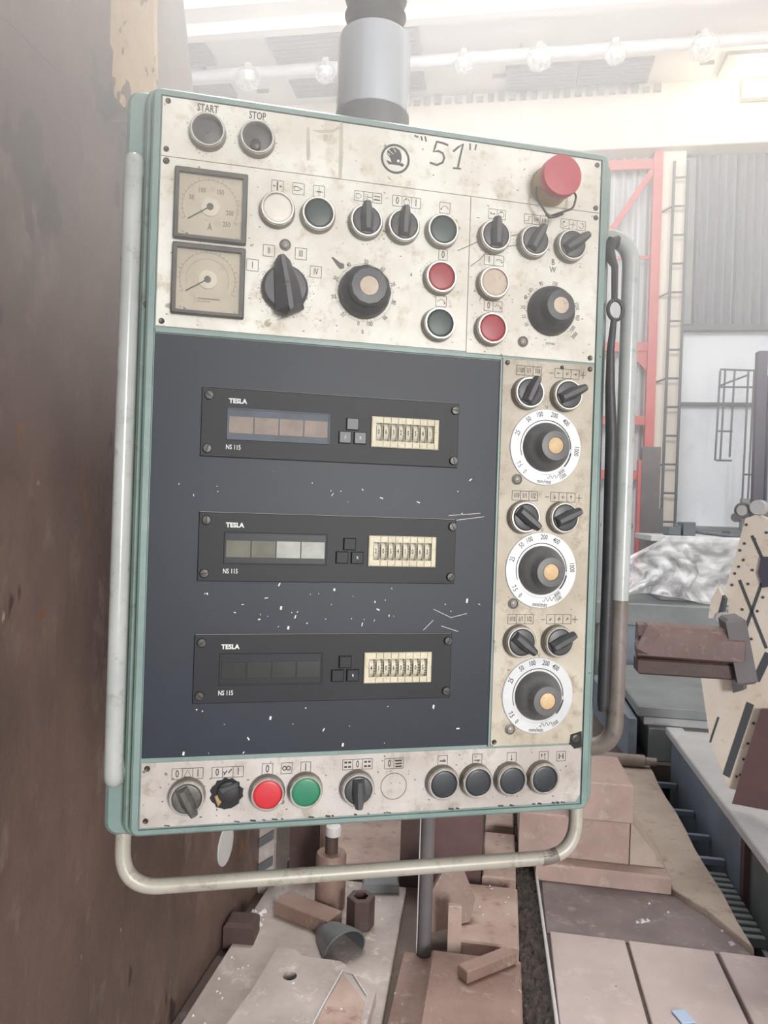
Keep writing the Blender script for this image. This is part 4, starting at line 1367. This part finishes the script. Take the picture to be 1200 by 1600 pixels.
MB(FP).prism([(.125, .43), (.40, .48), (.40, .05), (.024, .01)], -.03, -.002, .003).build('apron', PURPLE, fp)
MB(FP).prism([(-.088, .86), (-.058, .92), (-.04, .88), (-.06, .785), (-.095, .78)], -.04, -.01, .004).build('lug', ANGLEPL, fp)
MB(FP).prism([(-.04, .885), (-.028, .87), (-.042, .775), (-.06, .785)], -.04, -.005, .002).build('lug_side', SLOTM, fp)
MB(FP).lathe(-.035, .79, [(.024, -.05), (.024, -.02), (.008, -.018)], 18).build('roller', PALEST, fp)
MB(FP).lathe(.01, 1.25, [(.035, .02), (.035, .07)], 22).build('eye_boss', GREYST, fp)
MB(FP).lathe(.01, 1.25, [(.022, .012), (.022, .021)], 22).build('eye_bore', PALEST, fp)
MB(FP).lathe(.075, 1.265, [(.03, 0), (.032, .05), (.026, .06)], 20).build('cap_nut', PALEST, fp)
MB(FP).lathe(-.045, 1.22, [(.02, .1), (.02, .14)], 18).build('small_nut', PALEST, fp)

# clamp bar
cb_ = thing('clamp_bar', 'thick maroon-brown clamp bar with end lugs reaching from faceplate towards the cabinet', 'bar', (.63, 2.75, 1.0))
b_ = MB(xf((0, 0, 0), 0, 0, math.radians(-4)))
b_.T = (lambda T_: (lambda p: T_((p[2], p[0], p[1]))))(b_.T)
b_.prism([(-.05, .02), (-.05, .09), (-.02, .122), (.05, .126), (.07, .09), (.07, .02), (.0, .0)], -.15, .2, .004).build('bar_body', CLAMP, cb_)
MB(xf((-.16, -.02, .02), 0, math.radians(24), math.radians(-4))).box(-.012, .03, -.05, .05, .02, .12, .006).build('end_lug', CLAMP, cb_)
MB(xf((.2, 0, -.06), 0, math.radians(-12), math.radians(-4))).box(-.02, .045, -.06, .07, 0, .23, .01).build('flange', POSTBR, cb_)
MB(xf((-.12, .0, -.05))).box(-.03, .3, -.03, .06, 0, .055, .006).build('under_strap', DARKRUST, cb_)

b_ = MB(lambda p: (p[0] - .63, p[1] - 2.75, p[2] - 1.0))
b_.tube([(.79, 2.76, 1.03), (1.0, 3.42, 1.03)], .034, 12)
b_.build('arm', POSTBR, cb_)
o = MB(lambda p: (p[2], p[0], p[1])).lathe(0, 0, [(.03, 0), (.036, .01), (.036, .27), (.024, .28), (.024, .34)], 18).build('round_bar', mat('tan_grey_steel', S(158, 146, 138), S(140, 128, 122), None, scale=8, rough=.5))
o.location = (.585, 4.55, .068)
tag(o, 'short tan-grey round bar lying on the ledge behind the stacked blocks', 'bar')
# bed of a second machine behind
o = thing('grey_machine_base', 'stepped pale grey machine base behind the clamp bar', 'machine', (1.2, 5.2, 0))
K = rel(o)
MB(K).box(.85, 1.7, 4.78, 6.1, .27, .338, .008).build('top_slab', GREYST, o)
MB(K).box(.90, 1.7, 4.84, 6.1, .206, .27, .006).build('waist', PALEST, o)
MB(K).box(.92, 1.7, 4.78, 6.1, 0, .206, .006).build('plinth', GREYST, o)
MB(K).prism([(.80, 4.78), (.85, 4.78), (.85, 6.0), (.7, 6.0)], 0, .26, .006).build('side_skirt', BLUEST, o)
tb = thing('grey_work_table', 'long grey work table carrying a film-wrapped machine', 'table', (1.8, 6.8, 0))
K = rel(tb)
MB(K).box(.735, 2.95, 6.3, 7.45, .62, .805, .01).build('tabletop', GREYST, tb)
for x in (.8, 2.75):
    for y in (6.4, 7.25):
        MB(K).box(x, x + .13, y, y + .13, 0, .62).build('leg', GREYST, tb)
MB(K).box(.95, 2.7, 6.55, 7.2, .1, .62).build('table_chest', BLUEST, tb)
wm = thing('wrapped_machine', 'grey boxy machine wrapped in clear plastic film on the work table', 'machine', (1.75, 6.9, .805))
K = rel(wm)
MB(K).box(1.33, 2.5, 6.62, 7.3, .805, 1.313, .01).build('machine_body', mat('taupe_casting', S(150, 146, 150), S(134, 130, 134), None, scale=3, rough=.5), wm)
MB(K).box(1.23, 2.55, 6.56, 7.35, 1.313, 1.366, .006).build('machine_top', PALEST, wm)
for (x, r) in ((1.40, .05), (1.52, .08), (1.9, .04)):
    MB(K).box(x, x + .1, 6.7, 6.95, 1.366, 1.366 + r * 1.5, .006).build('tool', LADM, wm)
MB(K).tube([(1.47, 6.8, 1.45), (1.67, 6.7, 1.40), (1.9, 6.62, 1.378)], .016, 8).build('lever', LADM, wm)
MB(K).prism([(2.0, 6.7), (2.35, 6.7), (2.3, 7.0), (2.1, 7.0)], 1.366, 1.62, .02).build('hood', POSTBR, wm)
# crumpled film sheet hanging over the front and piled at its foot
nx, nz = 46, 24
vs = []
rnd = random.Random(3)
ph = [rnd.uniform(0, 6) for _ in range(8)]
for j in range(nz + 1):
    t_ = j / nz
    for i in range(nx + 1):
        s_ = i / nx
        x = 1.0 + 1.55 * s_ + .04 * math.sin(9 * t_ + ph[0] + 5 * s_)
        fold = .04 * abs(math.sin(17 * s_ + 4 * t_ + ph[1])) + .03 * abs(math.sin(29 * s_ - 7 * t_ + ph[2])) + .02 * math.sin(11 * t_ + 23 * s_ + ph[3])
        z = 1.37 - .56 * t_ - .07 * math.sin(6 * s_ + ph[4]) * t_ - (.9 * max(0, .22 - s_) * (1 - t_))
        vs.append((x, 6.55 - .08 * t_ - fold * (.3 + t_) * (1.5 if s_ < .35 else .8), max(.815, z)))
fs = [(j * (nx + 1) + i, j * (nx + 1) + i + 1, (j + 1) * (nx + 1) + i + 1, (j + 1) * (nx + 1) + i) for j in range(nz) for i in range(nx)]
MB(K).add(vs, fs).build('plastic_film', FILM, wm, 25)

# ================================================================== along the back wall
rc = thing('red_steel_column', 'tall red steel column with bracing against the pale corrugated sheets', 'column', (2.12, 12.0, 0))
K = rel(rc)
MB(K).box(2.09, 2.225, 11.9, 12.02, 0, 7.2, .005).build('column_post', REDST, rc)
MB(K).box(1.2, 2.1, 11.94, 12.0, 6.95, 7.1, .003).build('top_beam', REDST, rc)
b_ = MB(lambda p: K((p[0], p[2], p[1])))
b_.stroke([(1.45, 5.95), (2.1, 6.95)], .09, 11.95, 12.0)
b_.build('diagonal_brace', REDST, rc)
for z in (4.2, 3.05, 2.2):
    MB(K).box(1.3, 2.1, 11.94, 12.0, z - .09, z + .05, .003).build('cross_beam', REDST, rc)
MB(lambda p: K((p[0], p[2], p[1]))).prism([(1.75, 4.15), (2.1, 3.8), (2.1, 4.15)], 11.96, 11.98).build('gusset', REDST, rc)
MB(K).box(1.6, 2.1, 11.96, 11.99, 5.55, 5.6).build('tie_rod', REDST, rc)

ld = thing('wall_ladder', 'tall dark steel ladder fixed to the cream pilaster', 'ladder', (2.45, 11.85, .9))
K = rel(ld)
for x0, x1 in ((2.36, 2.26), (2.56, 2.46)):
    b_ = MB(K)
    b_.tube([(x0 + .02, 11.85, 7.0), (x1 + .1, 11.85, .9)], .022, 8).build('stile', LADM, ld)
for i in range(14):
    z = 6.75 - i * .44
    MB(K).tube([(2.37, 11.85, z), (2.57, 11.85, z)], .016, 8).build('rung', LADM, ld)
    if i % 3 == 1:
        MB(K).tube([(2.24, 11.95, z - .04), (2.37, 11.85, z)], .014, 6).build('standoff', LADM, ld)
pb = thing('grey_brown_board', 'upright grey-brown board leaning before the red column', 'board', (1.98, 10.5, 0))
K = rel(pb)
MB(K).box(1.80, 2.04, 10.4, 10.6, 0, 2.48, .01).build('board_body', POSTBR, pb)
MB(K).box(1.76, 1.80, 10.42, 10.58, 0, 2.3, .004).build('red_edge', REDST, pb)
MB(K).box(2.04, 2.10, 10.42, 10.58, 0, 1.65, .004).build('short_batten', LADM, pb)
cg = thing('wire_cage_frame', 'thin wire cage frame standing before the whitewashed wall', 'frame', (3.4, 11.5, 1.6))
K = rel(cg)
xs0, xs1 = 3.0, 3.6
for x, z0, z1 in ((3.05, 2.4, 3.72), (3.12, 2.4, 3.75), (3.25, 2.45, 3.72), (3.44, 1.6, 3.72), (3.52, 1.8, 3.72), (3.62, 1.7, 3.74)):
    MB(K).tube([(x, 11.5, z1), (x - .03, 11.5, z0)], .014, 6).build('wire', LADM, cg)
for a, b2, z0, z1 in ((3.05, 3.62, 3.74, 3.72), (3.05, 3.44, 3.5, 3.66), (3.05, 3.5, 3.48, 3.48), (3.03, 3.25, 2.4, 2.4), (3.05, 3.25, 2.83, 2.83), (3.42, 3.62, 2.2, 2.2)):
    MB(K).tube([(a, 11.5, z0), (b2, 11.5, z1)], .014, 6).build('wire', LADM, cg)
MB(K).box(3.4, 3.7, 11.44, 11.56, 0 + .0, 1.85, .01).build('stand', GREYST, cg)
dp = thing('dark_machine_post', 'dark bluish machine post at the edge of the view before the wall', 'post', (2.6, 8.5, 0))
K = rel(dp)
MB(K).box(2.62, 2.72, 8.45, 8.55, 0, 3.35, .01).build('post_body', MACHB, dp)
MB(K).box(2.74, 3.0, 8.4, 8.6, 0, 3.1, .01).build('post_housing', BLUEST, dp)
# pipe with lamp globes under the roof
rp = thing('roof_pipe', 'long pale pipe running under the roof slabs', 'pipe', (0, 10.72, 8.1))
MB(lambda p: (p[2], p[0], p[1])).lathe(0, 0, [(.085, -6.3), (.085, 6.3)], 16).build('pipe_body', PALEST, rp)
for x in (-4.8, -2.4, 0, 2.4, 4.8):
    MB().box(x - .02, x + .02, -.02, .02, .08, .15).build('pipe_hanger', LADM, rp)
for x, y, r, lb in ((-2.85, 10.6, .16, 'clear glass lamp globe beside the pendant sleeve'), (-.81, 10.62, .14, 'small glass lamp globe first past the pendant sleeve'), (.26, 10.58, .19, 'warm lit glass globe above the dark roof panel'),
                    (1.3, 10.62, .15, 'glass globe between the dark roof panel and the big clear globe'), (2.46, 10.58, .2, 'large clear glass globe nearest the floodlight'), (-4.05, 10.6, .2, 'glass globe nearest the machine column')):
    gl = thing('lamp_globe', lb, 'lamp', (x, y, 7.97))
    MB().lathe(0, 0, [(.03, .14), (r * .6, .12), (r, .0), (r * .85, -r * .6), (r * .4, -r * .95), (.01, -r)], 20).build('globe', GLOBE, gl)
    MB().lathe(0, 0, [(.05, .12), (.05, .2)], 12).build('lamp_cap', CEILM, gl)
fd = thing('floodlight', 'glowing warm floodlight on the girder at the edge of the view', 'lamp', (3.5, 11.75, 8.0))
MB().box(-.2, .2, .0, .12, -.14, .14, .01).build('lamp_housing', GREYST, fd)
MB().box(-.17, .17, -.012, .0, -.11, .11).build('lamp_glass', FLOODM, fd)
ld_ = bpy.data.lights.new('floodlight_bulb', 'POINT')
ld_.energy = 45
ld_.color = (1, .82, .5)
ld_.shadow_soft_size = .15
lo_ = bpy.data.objects.new('floodlight_bulb', ld_)
lo_.location = (3.4, 11.55, 7.95)
COL.objects.link(lo_)


# ================================================================== dusty haze in the hall and an added veil
def haze(name, x0, x1, y0, y1, z0, z1, dens, col, za=None, zb=None):
    """A scattering volume; with za and zb its density grows with height from nothing at za to dens at zb."""
    m = bpy.data.materials.new(name)
    m.use_nodes = True
    N, Lk = m.node_tree.nodes, m.node_tree.links
    N.remove(N['Principled BSDF'])
    v = N.new('ShaderNodeVolumeScatter')
    v.inputs['Color'].default_value = col
    v.inputs['Density'].default_value = dens
    v.inputs['Anisotropy'].default_value = .55
    if za is not None:
        g_ = N.new('ShaderNodeNewGeometry')
        sp = N.new('ShaderNodeSeparateXYZ')
        mr = N.new('ShaderNodeMapRange')
        mr.inputs['From Min'].default_value = za
        mr.inputs['From Max'].default_value = zb
        mr.inputs['To Max'].default_value = dens
        Lk.new(g_.outputs['Position'], sp.inputs[0])
        Lk.new(sp.outputs[2], mr.inputs[0])
        Lk.new(mr.outputs[0], v.inputs['Density'])
    Lk.new(v.outputs[0], N['Material Output'].inputs['Volume'])
    o_ = MB().box(x0, x1, y0, y1, z0, z1).build(name, m, None, 0, kind='stuff')
    return tag(o_, 'thin pale %s air of the hall' % ('added veil imitating lens glare in the upper' if za is not None else 'dust haze hanging in the far'), 'haze')


haze('glare_veil', -.88, 2.4, -.4, 1.6, 1.53, 3.4, .33, (1, .99, .98, 1), 1.53, 1.86)  # added volume that whitens the upper view in place of lens glare
haze('hall_haze', -5.5, 5.5, 3.7, 11.7, .45, 8.0, .02, (1, .99, .98, 1))
